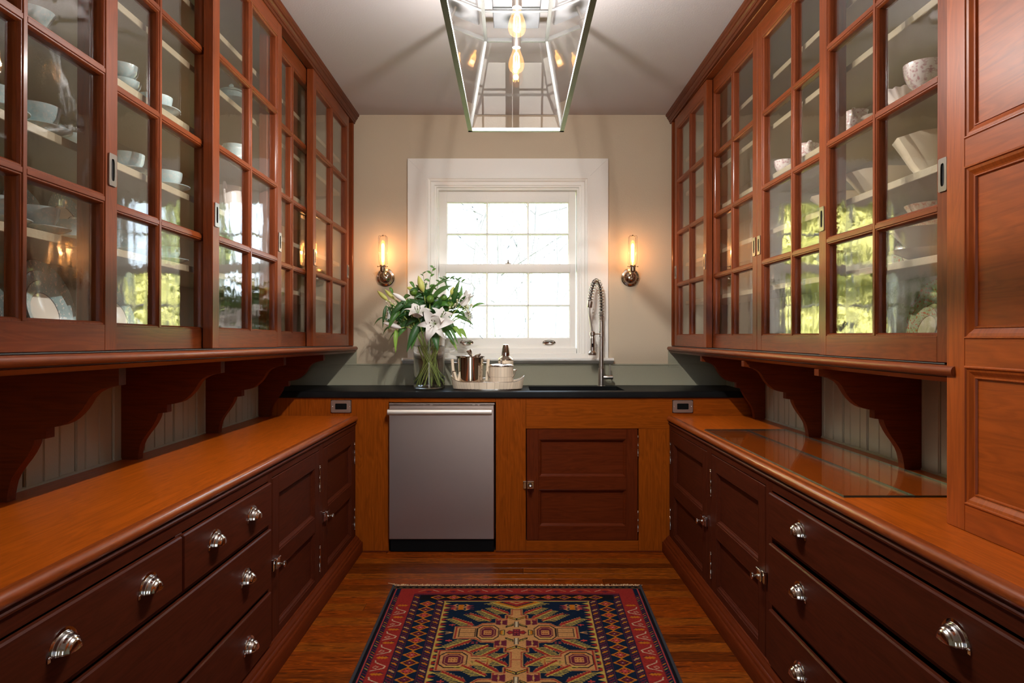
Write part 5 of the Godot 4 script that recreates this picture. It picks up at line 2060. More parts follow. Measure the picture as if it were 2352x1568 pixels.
# ---------------------------------------------------------------- tray with bar things
func build_tray_set() -> void:
	var y := 0.9132
	# oval tray: bone-tiled wall, higher at the ends, with metal rims
	var tr := thing("tray", "oval bone-tiled serving tray with raised ends on the black counter", "tray", at(-0.147, y, -4.29))
	var out := []
	var inn := []
	var rim := []
	var N := 64
	for k in N + 1:
		var a := TAU * k / N
		var c := cos(a)
		var s := sin(a)
		var px := signf(c) * pow(absf(c), 0.7) * 0.2135
		var pz := signf(s) * pow(absf(s), 0.7) * 0.115
		var h := 0.047 + 0.036 * pow(absf(px) / 0.2135, 9.0)
		var fl := 1.0 + 0.03 * h / 0.08
		out.append([Vector3(px * 0.965, 0.006, pz * 0.965), Vector3(px * fl, h, pz * fl)])
		inn.append([Vector3(px * 0.945, 0.006, pz * 0.94), Vector3(px * fl * 0.98, h, pz * fl * 0.97)])
		rim.append(Vector3(px * fl * 0.99, h, pz * fl * 0.985))
	var b := MB.new()
	for side in [out, inn]:
		for k in N:
			var p0: Vector3 = side[k][0]
			var p1: Vector3 = side[k + 1][0]
			var p2: Vector3 = side[k + 1][1]
			var p3: Vector3 = side[k][1]
			var m0 := Vector3(p0.x, 0, p0.z * 2.0).normalized() * (1.0 if side == out else -1.0)
			var m1 := Vector3(p1.x, 0, p1.z * 2.0).normalized() * (1.0 if side == out else -1.0)
			var u0 := 7.0 * k / N
			var u1 := 7.0 * (k + 1) / N
			b.tri(p0, p1, p2, m0, m1, m1, Vector2(u0, 0.24), Vector2(u1, 0.24), Vector2(u1, 0.02))
			b.tri(p0, p2, p3, m0, m1, m0, Vector2(u0, 0.24), Vector2(u1, 0.02), Vector2(u0, 0.02))
	part("wall", b, M.veneer, tr)
	b = MB.new()
	b.tube(rim, 0.0022, 8, false)
	var base := stadium(0.412, 0.222, 64, 2.86)
	b.prism(base, 0.0, 0.007, Transform3D(Basis(Vector3(1, 0, 0), Vector3(0, 0, 1), Vector3(0, 1, 0)), Vector3.ZERO), 40.0)
	part("rim_and_base", b, M.polished, tr)
	# steel bucket with bone grips
	var bu := thing("wine_bucket", "polished steel wine bucket with bone side grips at the left of the tray", "bucket", at(-0.25, y + 0.0075, -4.285))
	b = MB.new()
	b.lathe([Vector2(0.0, 0.0), Vector2(0.074, 0.0), Vector2(0.078, 0.004), Vector2(0.083, 0.183), Vector2(0.087, 0.187), Vector2(0.087, 0.189), Vector2(0.081, 0.188), Vector2(0.0765, 0.006), Vector2(0.0, 0.006)], 48, Transform3D(), 0, TAU, 30)
	part("body", b, M.polished, bu)
	for s in [-1.0, 1.0]:
		b = MB.new()
		b.tube([Vector3(s * 0.097, 0.045, 0.03), Vector3(s * 0.101, 0.09, 0.03), Vector3(s * 0.107, 0.172, 0.03)], [0.0085, 0.009, 0.0095], 12)
		part("grip", b, M.bone, bu)
		b = MB.new()
		for q in [[0.06, 0.08, 0.0955], [0.15, 0.082, 0.103]]:
			b.tube([Vector3(s * (q[1] - 0.012), q[0], 0.03), Vector3(s * q[2], q[0], 0.03)], 0.0036, 8)
			b.ball(Vector3(s * (q[2] + 0.008), q[0], 0.03), 0.0055, 10)
		part("stud", b, M.polished, bu)
	# tools standing in the bucket
	var jg := thing("jigger", "small steel bar measure sticking out of the wine bucket", "bar tool", Transform3D(Basis(Vector3.BACK, 0.42), Vector3(-0.232, y + 0.17, -4.28)))
	b = MB.new()
	b.lathe([Vector2(0.006, 0.0), Vector2(0.005, 0.035), Vector2(0.011, 0.041), Vector2(0.017, 0.062), Vector2(0.017, 0.068), Vector2(0.015, 0.067), Vector2(0.008, 0.044), Vector2(0.0, 0.043)], 20)
	part("cup", b, M.polished, jg)
	var mu := thing("muddler", "bone-handled muddler standing in the wine bucket", "bar tool", Transform3D(Basis(Vector3.BACK, 0.1), Vector3(-0.232, y + 0.06, -4.295)))
	b = MB.new()
	b.lathe([Vector2(0.0, 0.0), Vector2(0.011, 0.002), Vector2(0.012, 0.135), Vector2(0.0115, 0.144), Vector2(0.006, 0.149), Vector2(0.0, 0.15)], 18)
	part("handle", b, M.bone, mu)
	var sn := thing("strainer", "steel bar strainer leaning right over the wine bucket rim", "bar tool", Transform3D(Basis(Vector3.BACK, -0.9), Vector3(-0.222, y + 0.185, -4.27)))
	b = MB.new()
	b.lathe([Vector2(0.0, -0.004), Vector2(0.01, -0.003), Vector2(0.0145, 0.004), Vector2(0.013, 0.016), Vector2(0.006, 0.03), Vector2(0.005, 0.036), Vector2(0.0, 0.038)], 18, Transform3D(Basis.from_scale(Vector3(1, 1.15, 0.5)), Vector3.ZERO))
	part("bowl", b, M.polished, sn)
	b = MB.new()
	b.tube([Vector3(0, 0.0, 0), Vector3(0.015, -0.05, 0)], 0.003, 8)
	part("handle", b, M.polished, sn)
	# ice tongs
	var tg := thing("ice_tongs", "bone-handled ice tongs leaning at the left end of the tray", "tongs", at(-0.325, y + 0.008, -4.235))
	for e in [[-0.02, 0.01], [0.018, -0.006]]:
		b = MB.new()
		b.tube([Vector3(e[1], 0.004, 0.0), Vector3((e[0] + e[1]) * 0.6, 0.05, 0), Vector3(e[0], 0.098, -0.004)], [0.0062, 0.0078, 0.0085], 12)
		part("handle", b, M.bone, tg)
	b = MB.new()
	for e in [[-0.02, -1.0], [0.018, 1.0]]:
		b.lathe([Vector2(0.009, 0.0), Vector2(0.0095, 0.003), Vector2(0.008, 0.006), Vector2(0.0, 0.007)], 14, at(e[0], 0.097, -0.004))
	part("cap", b, M.polished, tg)
	# lidded ice pail
	var pot := thing("ice_pail", "small bone-tiled ice pail with a steel lid and swing handle on the tray", "ice pail", at(-0.066, y + 0.0075, -4.255))
	b = MB.new()
	var tile := []
	for k in 41:
		var a := TAU * k / 40.0
		tile.append([a, Vector3(cos(a), 0, sin(a))])
	for k in 40:
		var c0: Vector3 = tile[k][1]
		var c1: Vector3 = tile[k + 1][1]
		var lvl := [[0.066, 0.0], [0.0705, 0.035], [0.072, 0.07], [0.0715, 0.13]]
		for q in 3:
			var p0: Vector3 = c0 * lvl[q][0] + Vector3.UP * lvl[q][1]
			var p1: Vector3 = c1 * lvl[q][0] + Vector3.UP * lvl[q][1]
			var p2: Vector3 = c1 * lvl[q + 1][0] + Vector3.UP * lvl[q + 1][1]
			var p3: Vector3 = c0 * lvl[q + 1][0] + Vector3.UP * lvl[q + 1][1]
			var u0 := 3.0 * k / 40.0
			var u1 := 3.0 * (k + 1) / 40.0
			var v0: float = 0.5 - lvl[q][1] * 3.6
			var v1: float = 0.5 - lvl[q + 1][1] * 3.6
			b.tri(p0, p1, p2, c0, c1, c1, Vector2(u0, v0), Vector2(u1, v0), Vector2(u1, v1))
			b.tri(p0, p2, p3, c0, c1, c0, Vector2(u0, v0), Vector2(u1, v1), Vector2(u0, v1))
	part("body", b, M.veneer, pot)
	b = MB.new()
	b.lathe([Vector2(0.073, 0.129), Vector2(0.075, 0.132), Vector2(0.073, 0.137), Vector2(0.064, 0.142), Vector2(0.03, 0.146), Vector2(0.006, 0.147), Vector2(0.0045, 0.153), Vector2(0.0065, 0.160), Vector2(0.0055, 0.166), Vector2(0.0, 0.169)], 36, Transform3D(), 0, TAU, 35)
	part("lid", b, M.polished, pot)
	b = MB.new()
	var hp := []
	for k in 25:
		var a := PI * k / 24.0
		hp.append(Vector3(-cos(a) * 0.083, 0.108 - sin(a) * 0.072, sin(a) * 0.045))
	b.tube(hp, 0.0034, 8)
	for s in [-1.0, 1.0]:
		b.tube([Vector3(s * 0.07, 0.108, 0), Vector3(s * 0.086, 0.108, 0)], 0.003, 8)
		b.ball(Vector3(s * 0.088, 0.108, 0), 0.0055, 10)
	part("swing_handle", b, M.polished, pot)
	# cocktail shaker
	var sh := thing("cocktail_shaker", "cocktail shaker with a steel cap behind the ice pail", "shaker", at(-0.041, y + 0.0075, -4.345))
	b = MB.new()
	for k in 32:
		var a := TAU * k / 32.0
		var a2 := TAU * (k + 1) / 32.0
		var c0 := Vector3(cos(a), 0, sin(a))
		var c1 := Vector3(cos(a2), 0, sin(a2))
		var p0 := c0 * 0.044
		var p1 := c1 * 0.044
		var p2 := c1 * 0.047 + Vector3.UP * 0.163
		var p3 := c0 * 0.047 + Vector3.UP * 0.163
		b.tri(p0, p1, p2, c0, c1, c1, Vector2(2.0 * k / 32, 0.6), Vector2(2.0 * (k + 1) / 32, 0.6), Vector2(2.0 * (k + 1) / 32, 0.0))
		b.tri(p0, p2, p3, c0, c1, c0, Vector2(2.0 * k / 32, 0.6), Vector2(2.0 * (k + 1) / 32, 0.0), Vector2(2.0 * k / 32, 0.0))
	part("body", b, M.veneer, sh)
	b = MB.new()
	b.lathe([Vector2(0.047, 0.162), Vector2(0.048, 0.166), Vector2(0.044, 0.172), Vector2(0.030, 0.184), Vector2(0.0265, 0.188), Vector2(0.0265, 0.19)], 32, Transform3D(), 0, TAU, 40)
	part("shoulder", b, M.polished, sh)
	b = MB.new()
	b.lathe([Vector2(0.0255, 0.188), Vector2(0.0255, 0.205), Vector2(0.0185, 0.25), Vector2(0.0165, 0.256), Vector2(0.010, 0.2585), Vector2(0.0, 0.259)], 28, Transform3D(), 0, TAU, 35)
	part("cap", b, M.polished, sh)


# ---------------------------------------------------------------- vase of lilies
const VX := -0.497
const VY := 0.9132
const VZ := -4.293


func leaf(b: MB, base: Vector3, tip: Vector3, w: float, bow: Vector3) -> void:
	var d := tip - base
	var side := d.cross(Vector3(0.25, 0.15, 1.0) + bow * 2.0).normalized()
	var fold := side.cross(d).normalized()
	if fold.z < 0.0:
		fold = -fold
	var rows := []
	for k in 11:
		var t := k / 10.0
		var hw := w * 0.5 * pow(sin(PI * pow(t, 0.75)), 0.9) if t < 1.0 else 0.0
		hw = maxf(hw, 0.0008)
		var c := base.lerp(tip, t) + bow * (4.0 * t * (1.0 - t))
		rows.append([c - side * hw + fold * hw * 0.3, c - side * hw * 0.5 + fold * hw * 0.06, c, c + side * hw * 0.5 + fold * hw * 0.06, c + side * hw + fold * hw * 0.3])
	b.sheet(rows)


# a petal from the throat c along dir, opening away from axis
func petal(b: MB, c: Vector3, axis: Vector3, out: Vector3, ln: float, w: float, spread: float, curl: float) -> void:
	var side := axis.cross(out).normalized()
	var rows := []
	for k in 10:
		var t := k / 9.0
		# opening angle grows along the petal
		var a := spread * pow(t, 0.8)
		var r := ln * t
		var p := c + axis * (r * cos(a) - curl * ln * t * t * t) + out * (r * sin(a) + 0.004)
		var hw := w * 0.5 * pow(sin(PI * minf(pow(t, 0.62) * 0.94 + 0.05, 0.999)), 0.8)
		hw = maxf(hw, 0.0009)
		var up := (axis * sin(a) - out * cos(a)) * -1.0
		var rip := sin(t * 14.0) * 0.0016
		rows.append([p - side * hw - up * (hw * 0.25 + rip), p - side * hw * 0.5 - up * hw * 0.04, p + up * hw * 0.12, p + side * hw * 0.5 - up * hw * 0.04, p + side * hw - up * (hw * 0.25 - rip)])
	b.sheet(rows)


func lily_open(o: Node3D, c: Vector3, axis: Vector3, size: float, spread: float, curl: float) -> void:
	axis = axis.normalized()
	var x := axis.cross(Vector3(0.2, 1, 0.1)).normalized()
	var yv := axis.cross(x).normalized()
	for k in 6:
		var a := TAU * k / 6.0 + 0.3
		var out := x * cos(a) + yv * sin(a)
		var b := MB.new()
		petal(b, c, axis, out, size * (1.0 if k % 2 else 0.95), size * (0.62 if k % 2 else 0.4), spread, curl)
		part("petal", b, M.petal, o)
	var st := MB.new()
	var an := MB.new()
	for k in 6:
		var a := TAU * k / 6.0
		var out := x * cos(a) + yv * sin(a)
		var e := c + axis * size * 0.62 + out * size * 0.16
		st.tube([c, c + axis * size * 0.3 + out * size * 0.04, e], 0.0009, 5)
		an.ball(e, 0.0032, 8, Vector3(0.7, 1.6, 0.7))
	st.tube([c, c + axis * size * 0.74], 0.0014, 6)
	part("stamens", st, M.leaf_light, o)
	part("anthers", an, M.anther, o)


func bud(b: MB, p: Vector3, q: Vector3, w: float) -> void:
	var d := q - p
	var pr := []
	for k in 13:
		var t := k / 12.0
		pr.append(Vector2(maxf(0.0004, w * 0.5 * pow(sin(PI * clampf(pow(t, 0.85), 0.03, 0.985)), 0.75)), t * d.length()))
	pr.append(Vector2(0, d.length()))
	b.lathe(pr, 12, aim(d, p), 0, TAU, 90)


func stem_to(b: MB, p: Vector3, foot: Vector3, r := 0.0032) -> void:
	var neck := Vector3(clampf(p.x * 0.4 + foot.x * -0.35, -0.072, 0.072), 0.33, clampf(p.z * 0.5 - foot.z * 0.3, -0.045, 0.045))
	b.tube(curve([foot, foot.lerp(neck, 0.55), neck, neck.lerp(p, 0.55) + Vector3(0, 0.02, 0), p], 5), r, 7)


func build_bouquet() -> void:
	var O := at(VX, VY, VZ)
	var v := thing("vase", "tall clear glass cylinder vase of water on the black counter", "vase", O)
	var b := MB.new()
	b.lathe([Vector2(0.0, 0.0), Vector2(0.088, 0.0), Vector2(0.0932, 0.006), Vector2(0.0935, 0.334), Vector2(0.0915, 0.336), Vector2(0.0895, 0.334), Vector2(0.0892, 0.022), Vector2(0.086, 0.016), Vector2(0.0, 0.015)], 56, Transform3D(), 0, TAU, 40)
	part("glass", b, M.vase_glass, v)
	b = MB.new()
	b.lathe([Vector2(0.0, 0.0145), Vector2(0.0865, 0.0155), Vector2(0.0897, 0.0225), Vector2(0.0897, 0.256), Vector2(0.086, 0.2545), Vector2(0.0, 0.254)], 56, Transform3D(), 0, TAU, 40)
	part("water", b, M.water, v)

	var leaves := [
		[0.018, 0.538, 0.143, 0.612, 0.031, "leaf_deep", 0.05], [0.143, 0.510, 0.185, 0.649, 0.026, "leaf_deep", 0.03], [0.188, 0.499, 0.193, 0.623, 0.020, "leaf", -0.02],
		[-0.128, 0.522, -0.224, 0.420, 0.035, "leaf_deep", 0.06], [-0.171, 0.465, -0.233, 0.355, 0.033, "leaf", 0.07], [-0.193, 0.358, -0.193, 0.216, 0.025, "leaf_light", 0.05],
		[-0.049, 0.400, -0.122, 0.220, 0.042, "leaf_deep", 0.09], [0.035, 0.335, 0.061, 0.228, 0.045, "leaf_deep", 0.10], [0.083, 0.366, 0.161, 0.259, 0.032, "leaf_deep", 0.08],
		[0.126, 0.290, 0.171, 0.231, 0.021, "leaf_light", 0.06], [0.151, 0.434, 0.270, 0.375, 0.025, "leaf", 0.03], [0.253, 0.479, 0.335, 0.506, 0.015, "leaf", 0.0],
		[0.117, 0.375, 0.174, 0.270, 0.019, "leaf", 0.05], [0.137, 0.378, 0.202, 0.296, 0.025, "leaf_light", 0.04], [0.174, 0.355, 0.226, 0.301, 0.029, "leaf_light", 0.02],
		[-0.255, 0.499, -0.275, 0.363, 0.019, "leaf_deep", 0.02], [-0.269, 0.426, -0.330, 0.380, 0.010, "leaf_deep", 0.0], [-0.233, 0.369, -0.281, 0.324, 0.010, "leaf_deep", -0.02],
		[-0.185, 0.347, -0.244, 0.290, 0.008, "leaf_deep", -0.02], [-0.061, 0.420, -0.142, 0.363, 0.030, "leaf_deep", 0.05], [-0.131, 0.363, -0.185, 0.301, 0.023, "leaf", 0.04],
		[-0.089, 0.601, -0.126, 0.640, 0.019, "leaf", -0.03], [-0.216, 0.561, -0.244, 0.607, 0.017, "leaf", -0.02], [0.035, 0.612, 0.120, 0.646, 0.017, "leaf_deep", -0.03],
		[0.114, 0.578, 0.075, 0.674, 0.012, "leaf_deep", -0.05], [0.075, 0.499, 0.061, 0.544, 0.023, "leaf_deep", 0.06], [0.176, 0.454, 0.216, 0.426, 0.025, "leaf_deep", 0.0],
		[-0.061, 0.363, -0.100, 0.234, 0.034, "leaf", 0.06], [-0.015, 0.454, 0.018, 0.363, 0.034, "leaf_deep", 0.03], [0.131, 0.454, 0.097, 0.409, 0.034, "leaf_deep", 0.02],
		[-0.100, 0.476, -0.140, 0.420, 0.034, "leaf_deep", 0.0], [0.041, 0.499, -0.004, 0.454, 0.034, "leaf_deep", 0.0], [-0.117, 0.561, -0.168, 0.522, 0.023, "leaf_deep", -0.05],
		[-0.038, 0.499, -0.106, 0.510, 0.026, "leaf_deep", -0.04], [0.097, 0.510, 0.154, 0.476, 0.028, "leaf_deep", -0.06], [0.007, 0.420, -0.038, 0.352, 0.034, "leaf_deep", -0.02], [-0.02, 0.43, -0.085, 0.345, 0.04, "leaf_deep", 0.03], [0.01, 0.38, 0.0, 0.27, 0.04, "leaf_deep", 0.06], [-0.09, 0.41, -0.19, 0.33, 0.036, "leaf_deep", 0.02], [0.10, 0.42, 0.16, 0.33, 0.036, "leaf_deep", 0.03], [0.09, 0.45, 0.13, 0.52, 0.036, "leaf_deep", 0.02], [-0.07, 0.50, -0.15, 0.48, 0.036, "leaf_deep", 0.03], [0.075, 0.420, 0.131, 0.386, 0.032, "leaf_deep", -0.04]]
	# stems: kind, head (x, y, z), direction or tip, sizes, label
	var stems := [
		["open", Vector3(-0.061, 0.425, 0.06), Vector3(0.05, 0.85, 0.55), 0.108, 0.8, 0.2, "open white lily facing up on the left side of the bouquet"],
		["open", Vector3(0.046, 0.388, 0.085), Vector3(-0.12, 0.0, 1.0), 0.118, 1.25, 0.3, "wide open white lily at the front of the bouquet above the vase rim"],
		["open", Vector3(0.070, 0.405, 0.07), Vector3(0.35, 0.75, 0.55), 0.1, 0.8, 0.22, "white lily half hidden behind the frontmost open one"],
		["open", Vector3(-0.212, 0.435, -0.02), Vector3(-0.75, 0.1, 0.2), 0.085, 0.8, 0.2, "pale lily at the far left of the bouquet among drooping leaves"],
		["open", Vector3(0.198, 0.43, -0.02), Vector3(0.85, 0.1, 0.15), 0.09, 0.85, 0.25, "white lily at the right side of the bouquet against the window"],
		["open", Vector3(0.191, 0.499, 0.0), Vector3(0.55, 0.8, 0.1), 0.105, 0.32, 0.0, "tall half-open white lily trumpet at the upper right of the bouquet"],
		["bud", Vector3(-0.247, 0.527, 0.0), Vector3(-0.309, 0.586, 0.01), 0.026, 0, 0, "green lily bud at the far left tip of the bouquet"],
		["bud", Vector3(-0.210, 0.536, -0.02), Vector3(-0.269, 0.595, -0.02), 0.023, 0, 0, "slim lily bud second from the left of the bouquet"],
		["palebud", Vector3(-0.137, 0.524, 0.02), Vector3(-0.216, 0.572, 0.02), 0.028, 0, 0, "creamy long lily bud at the left of the bouquet"],
		["bud", Vector3(-0.032, 0.578, 0.02), Vector3(-0.063, 0.674, 0.02), 0.04, 0, 0, "big yellow-green lily bud standing upright at the top of the bouquet"],
		["bud", Vector3(-0.094, 0.592, -0.02), Vector3(-0.137, 0.609, -0.02), 0.024, 0, 0, "short lily bud left of the big upright one"],
		["bud", Vector3(0.129, 0.561, 0.0), Vector3(0.148, 0.612, 0.0), 0.028, 0, 0, "small green lily bud at the upper right of the bouquet"],
		["palebud", Vector3(-0.159, 0.363, 0.05), Vector3(-0.267, 0.395, 0.05), 0.03, 0, 0, "pale pinkish lily bud hanging low at the left of the vase"],
		["pom", Vector3(0.010, 0.533, 0.04), Vector3.ZERO, 0.03, 0, 0, "round green pompom flower in the middle of the bouquet"],
		["pom", Vector3(-0.093, 0.578, 0.0), Vector3.ZERO, 0.028, 0, 0, "round green pompom flower at the upper left of the bouquet"],
		["pom", Vector3(0.126, 0.499, 0.02), Vector3.ZERO, 0.03, 0, 0, "round green pompom flower behind the white berries"],
		["pom", Vector3(0.086, 0.544, -0.02), Vector3.ZERO, 0.026, 0, 0, "round green pompom flower under the broad right leaf"],
		["berry", Vector3(0.140, 0.507, 0.05), Vector3.ZERO, 0.0062, 9, 0.035, "cluster of white berries at the right of the bouquet"],
		["berry", Vector3(0.233, 0.482, 0.0), Vector3.ZERO, 0.0048, 14, 0.03, "small pale blossom cluster at the right edge of the bouquet"],
		["berry", Vector3(-0.227, 0.499, 0.0), Vector3.ZERO, 0.0048, 12, 0.03, "small pale blossom cluster at the left edge of the bouquet"],
	]
	var nodes := []
	for s in stems:
		var kind: String = s[0]
		var nm: String = {"open": "lily", "bud": "lily_bud", "palebud": "lily_bud", "pom": "pompom_flower", "berry": "berry_spray"}[kind]
		var grp: String = {"open": "open lilies in the vase", "bud": "lily buds in the vase", "palebud": "lily buds in the vase", "pom": "green pompoms in the vase", "berry": "berry sprays in the vase"}[kind]
		var o := thing(nm, s[6], {"lily": "flower", "lily_bud": "flower bud", "pompom_flower": "flower", "berry_spray": "berries"}[nm], O, grp)
		nodes.append([o, s[1]])
		var p: Vector3 = s[1]
		var a := rng.randf_range(0, TAU)
		var foot := Vector3(cos(a) * 0.06, 0.02, sin(a) * 0.06)
		foot.x = clampf(-p.x * 0.22 + rng.randf_range(-0.06, 0.06), -0.07, 0.07)
		b = MB.new()
		stem_to(b, p, foot)
		part("stem", b, M.stem, o)
		if kind == "open":
			lily_open(o, p, s[2], s[3], s[4], s[5])
		elif kind == "bud" or kind == "palebud":
			b = MB.new()
			bud(b, p, s[2], s[3])
			part("bud", b, M.bud if kind == "bud" else M.petal, o)
		elif kind == "pom":
			b = MB.new()
			b.ball(p, s[3] * 0.82, 16)
			for k in 260:
				var dv := Vector3(rng.randfn(), rng.randfn(), rng.randfn()).normalized()
				var e: Vector3 = p + dv * s[3] * rng.randf_range(0.92, 1.08)
				var q := dv.cross(Vector3(0.3, 0.5, 0.8)).normalized() * 0.0016
				b.tri(p + dv * s[3] * 0.7 - q, p + dv * s[3] * 0.7 + q, e, dv, dv, dv)
			part("flower_head", b, M.pompom, o)
		else:
			b = MB.new()
			var tw := MB.new()
			for k in int(s[4]):
				var q: Vector3 = p + Vector3(rng.randf_range(-1, 1), rng.randf_range(-1, 1), rng.randf_range(-0.6, 0.8)) * s[5]
				b.ball(q, s[3], 10, Vector3(1, 1.15, 1))
				tw.tube([p - Vector3(0, s[5], 0), q - Vector3(0, s[3], 0)], 0.0009, 5)
			part("berries", b, M.berry, o)
			part("twigs", tw, M.twig, o)
	# more broad lily leaves spraying out from the middle
	for k in 46:
		var a := rng.randf_range(-0.35, PI + 0.35)
		var bx := rng.randf_range(-0.09, 0.10)
		var by := rng.randf_range(0.36, 0.50)
		var ln := rng.randf_range(0.075, 0.135)
		var up := rng.randf_range(-0.75, 0.75)
		var tx := bx + cos(a) * ln
		leaves.append([bx, by, tx, by + up * ln, rng.randf_range(0.026, 0.038), ["leaf_deep", "leaf_deep", "leaf"][k % 3], rng.randf_range(-0.05, 0.045)])
	for e in leaves:
		var base := Vector3(e[0], e[1], e[6] * 0.6)
		var tip := Vector3(e[2], e[3], e[6])
		var best: Node3D = nodes[0][0]
		var far := 9.0
		for q in nodes:
			var dd: float = (q[1] as Vector3).distance_to(base)
			if dd < far:
				far = dd
				best = q[0]
		b = MB.new()
		leaf(b, base, tip, e[4], Vector3(0, 0.012 + 0.03 * absf(tip.x - base.x), 0.012))
		part("leaf", b, M[e[5]], best)
	# fine greenery filling the middle, and the upright sprig
	var sprigs := [
		["upright sprig of small oval green leaves rising highest from the bouquet", Vector3(0.007, 0.499, -0.02), [Vector3(-0.001, 0.629, -0.02), Vector3(0.010, 0.69, -0.02), Vector3(0.03, 0.735, -0.015)], 0.034, 0.013, 7],
		["dark twiggy sprig left of the upright sprig", Vector3(-0.02, 0.56, -0.04), [Vector3(-0.03, 0.62, -0.04), Vector3(-0.045, 0.70, -0.04)], 0.026, 0.007, 8],
		["dark leafy sprig arching right over the bouquet", Vector3(0.03, 0.52, -0.05), [Vector3(0.05, 0.63, -0.05), Vector3(0.12, 0.66, -0.04), Vector3(0.20, 0.64, -0.03)], 0.034, 0.011, 14],
		["dense dark greenery filling the left of the bouquet", Vector3(-0.05, 0.40, -0.02), [Vector3(-0.11, 0.46, 0.0), Vector3(-0.17, 0.45, 0.01), Vector3(-0.2, 0.42, 0.0)], 0.06, 0.017, 90],
		["dense dark greenery filling the centre of the bouquet", Vector3(0.0, 0.36, -0.01), [Vector3(0.0, 0.44, -0.01), Vector3(-0.01, 0.51, -0.02), Vector3(-0.03, 0.57, -0.02)], 0.07, 0.021, 170],
		["dense dark greenery filling the right of the bouquet", Vector3(0.06, 0.42, -0.03), [Vector3(0.11, 0.48, -0.02), Vector3(0.15, 0.52, -0.02), Vector3(0.17, 0.5, -0.02)], 0.06, 0.018, 90],
		["thin grass blade arching low to the right of the bouquet", Vector3(0.13, 0.40, 0.0), [Vector3(0.17, 0.405, 0.01), Vector3(0.25, 0.37, 0.02), Vector3(0.32, 0.30, 0.02)], 0.0, 0.0, 0]]
	for s in sprigs:
		var o := thing("greenery_sprig", s[0], "greenery", O, "greenery in the vase")
		b = MB.new()
		var pts := [s[1]]
		pts.append_array(s[2])
		var path := curve(pts, 6)
		b.tube(path, 0.0014, 6)
		var foot := Vector3(rng.randf_range(-0.06, 0.06), 0.02, rng.randf_range(-0.06, 0.06))
		stem_to(b, s[1], foot, 0.002)
		part("stem", b, M.twig if s[3] < 0.04 else M.stem, o)
		if s[5] > 0:
			b = MB.new()
			for k in s[5]:
				var p: Vector3 = path[clampi(int(lerpf(2, path.size() - 1, (k + 0.5) / s[5])), 0, path.size() - 1)]
				var spread := 0.035 if s[5] > 20 else 0.0
				p += Vector3(rng.randf_range(-1, 1), rng.randf_range(-1, 1), rng.randf_range(-1, 0.6)) * spread
				var dirv := Vector3(rng.randf_range(-1, 1), rng.randf_range(-0.6, 1), rng.randf_range(-0.4, 0.7)).normalized()
				if s[5] < 20:
					dirv = Vector3((1.0 if k % 2 else -1.0) * 0.85, 0.45, rng.randf_range(-0.2, 0.4)).normalized()
				leaf(b, p, p + dirv * s[3] * rng.randf_range(0.75, 1.15), s[4], Vector3(0, 0.003, 0.002))
			var lo := part("leaves", b, M.leaf if s[5] < 8 and s[3] > 0.03 else M.leaf_deep, o)
			if s[5] > 20:
				lo.set_meta("kind", "stuff")


# ---------------------------------------------------------------- china in the cabinets
func spot(s: int, k: int, d: float, x: float) -> Vector3:
	if s > 0:   # the right cabinet stands askew
		var x2 := x + YAW_R * (4.628 - d)
		d *= x2 / x
		x = x2
	return Vector3(x * s, shelf_y(s, k, d) + 0.0003, -d)


# a plate standing on edge, leaning against the cabinet back; the face looks into the room
func standing_plate(s: int, k: int, d: float, x: float, r: float, mat: Material, label: String, group: String, oval := 1.0, lean := 0.26) -> void:
	var b := MB.new()
	var q := r
	b.lathe([Vector2(0.0, 0.004), Vector2(0.62 * q, 0.004), Vector2(0.66 * q, 0.007), Vector2(0.985 * q, 0.017), Vector2(q, 0.019), Vector2(0.985 * q, 0.021), Vector2(0.655 * q, 0.0105), Vector2(0.6 * q, 0.0075), Vector2(0.0, 0.007)], 44, Transform3D(Basis.from_scale(Vector3(1, 1, oval)), Vector3.ZERO), 0, TAU, 40)
	var o := part("plate", b, mat)
	# local y (the face) towards the aisle and a little up; local z along the aisle after the turn
	var face := Vector3(-s * cos(lean), sin(lean), 0)
	var along := Vector3(0, 0, 1)
	var up := along.cross(face).normalized()
	if up.y < 0.0:
		up = -up
		along = -along
	var p := spot(s, k, d, x)
	o.transform = Transform3D(Basis(up, face, up.cross(face)), p + up * r + face * 0.0)
	tag(o, label, "plate", group)


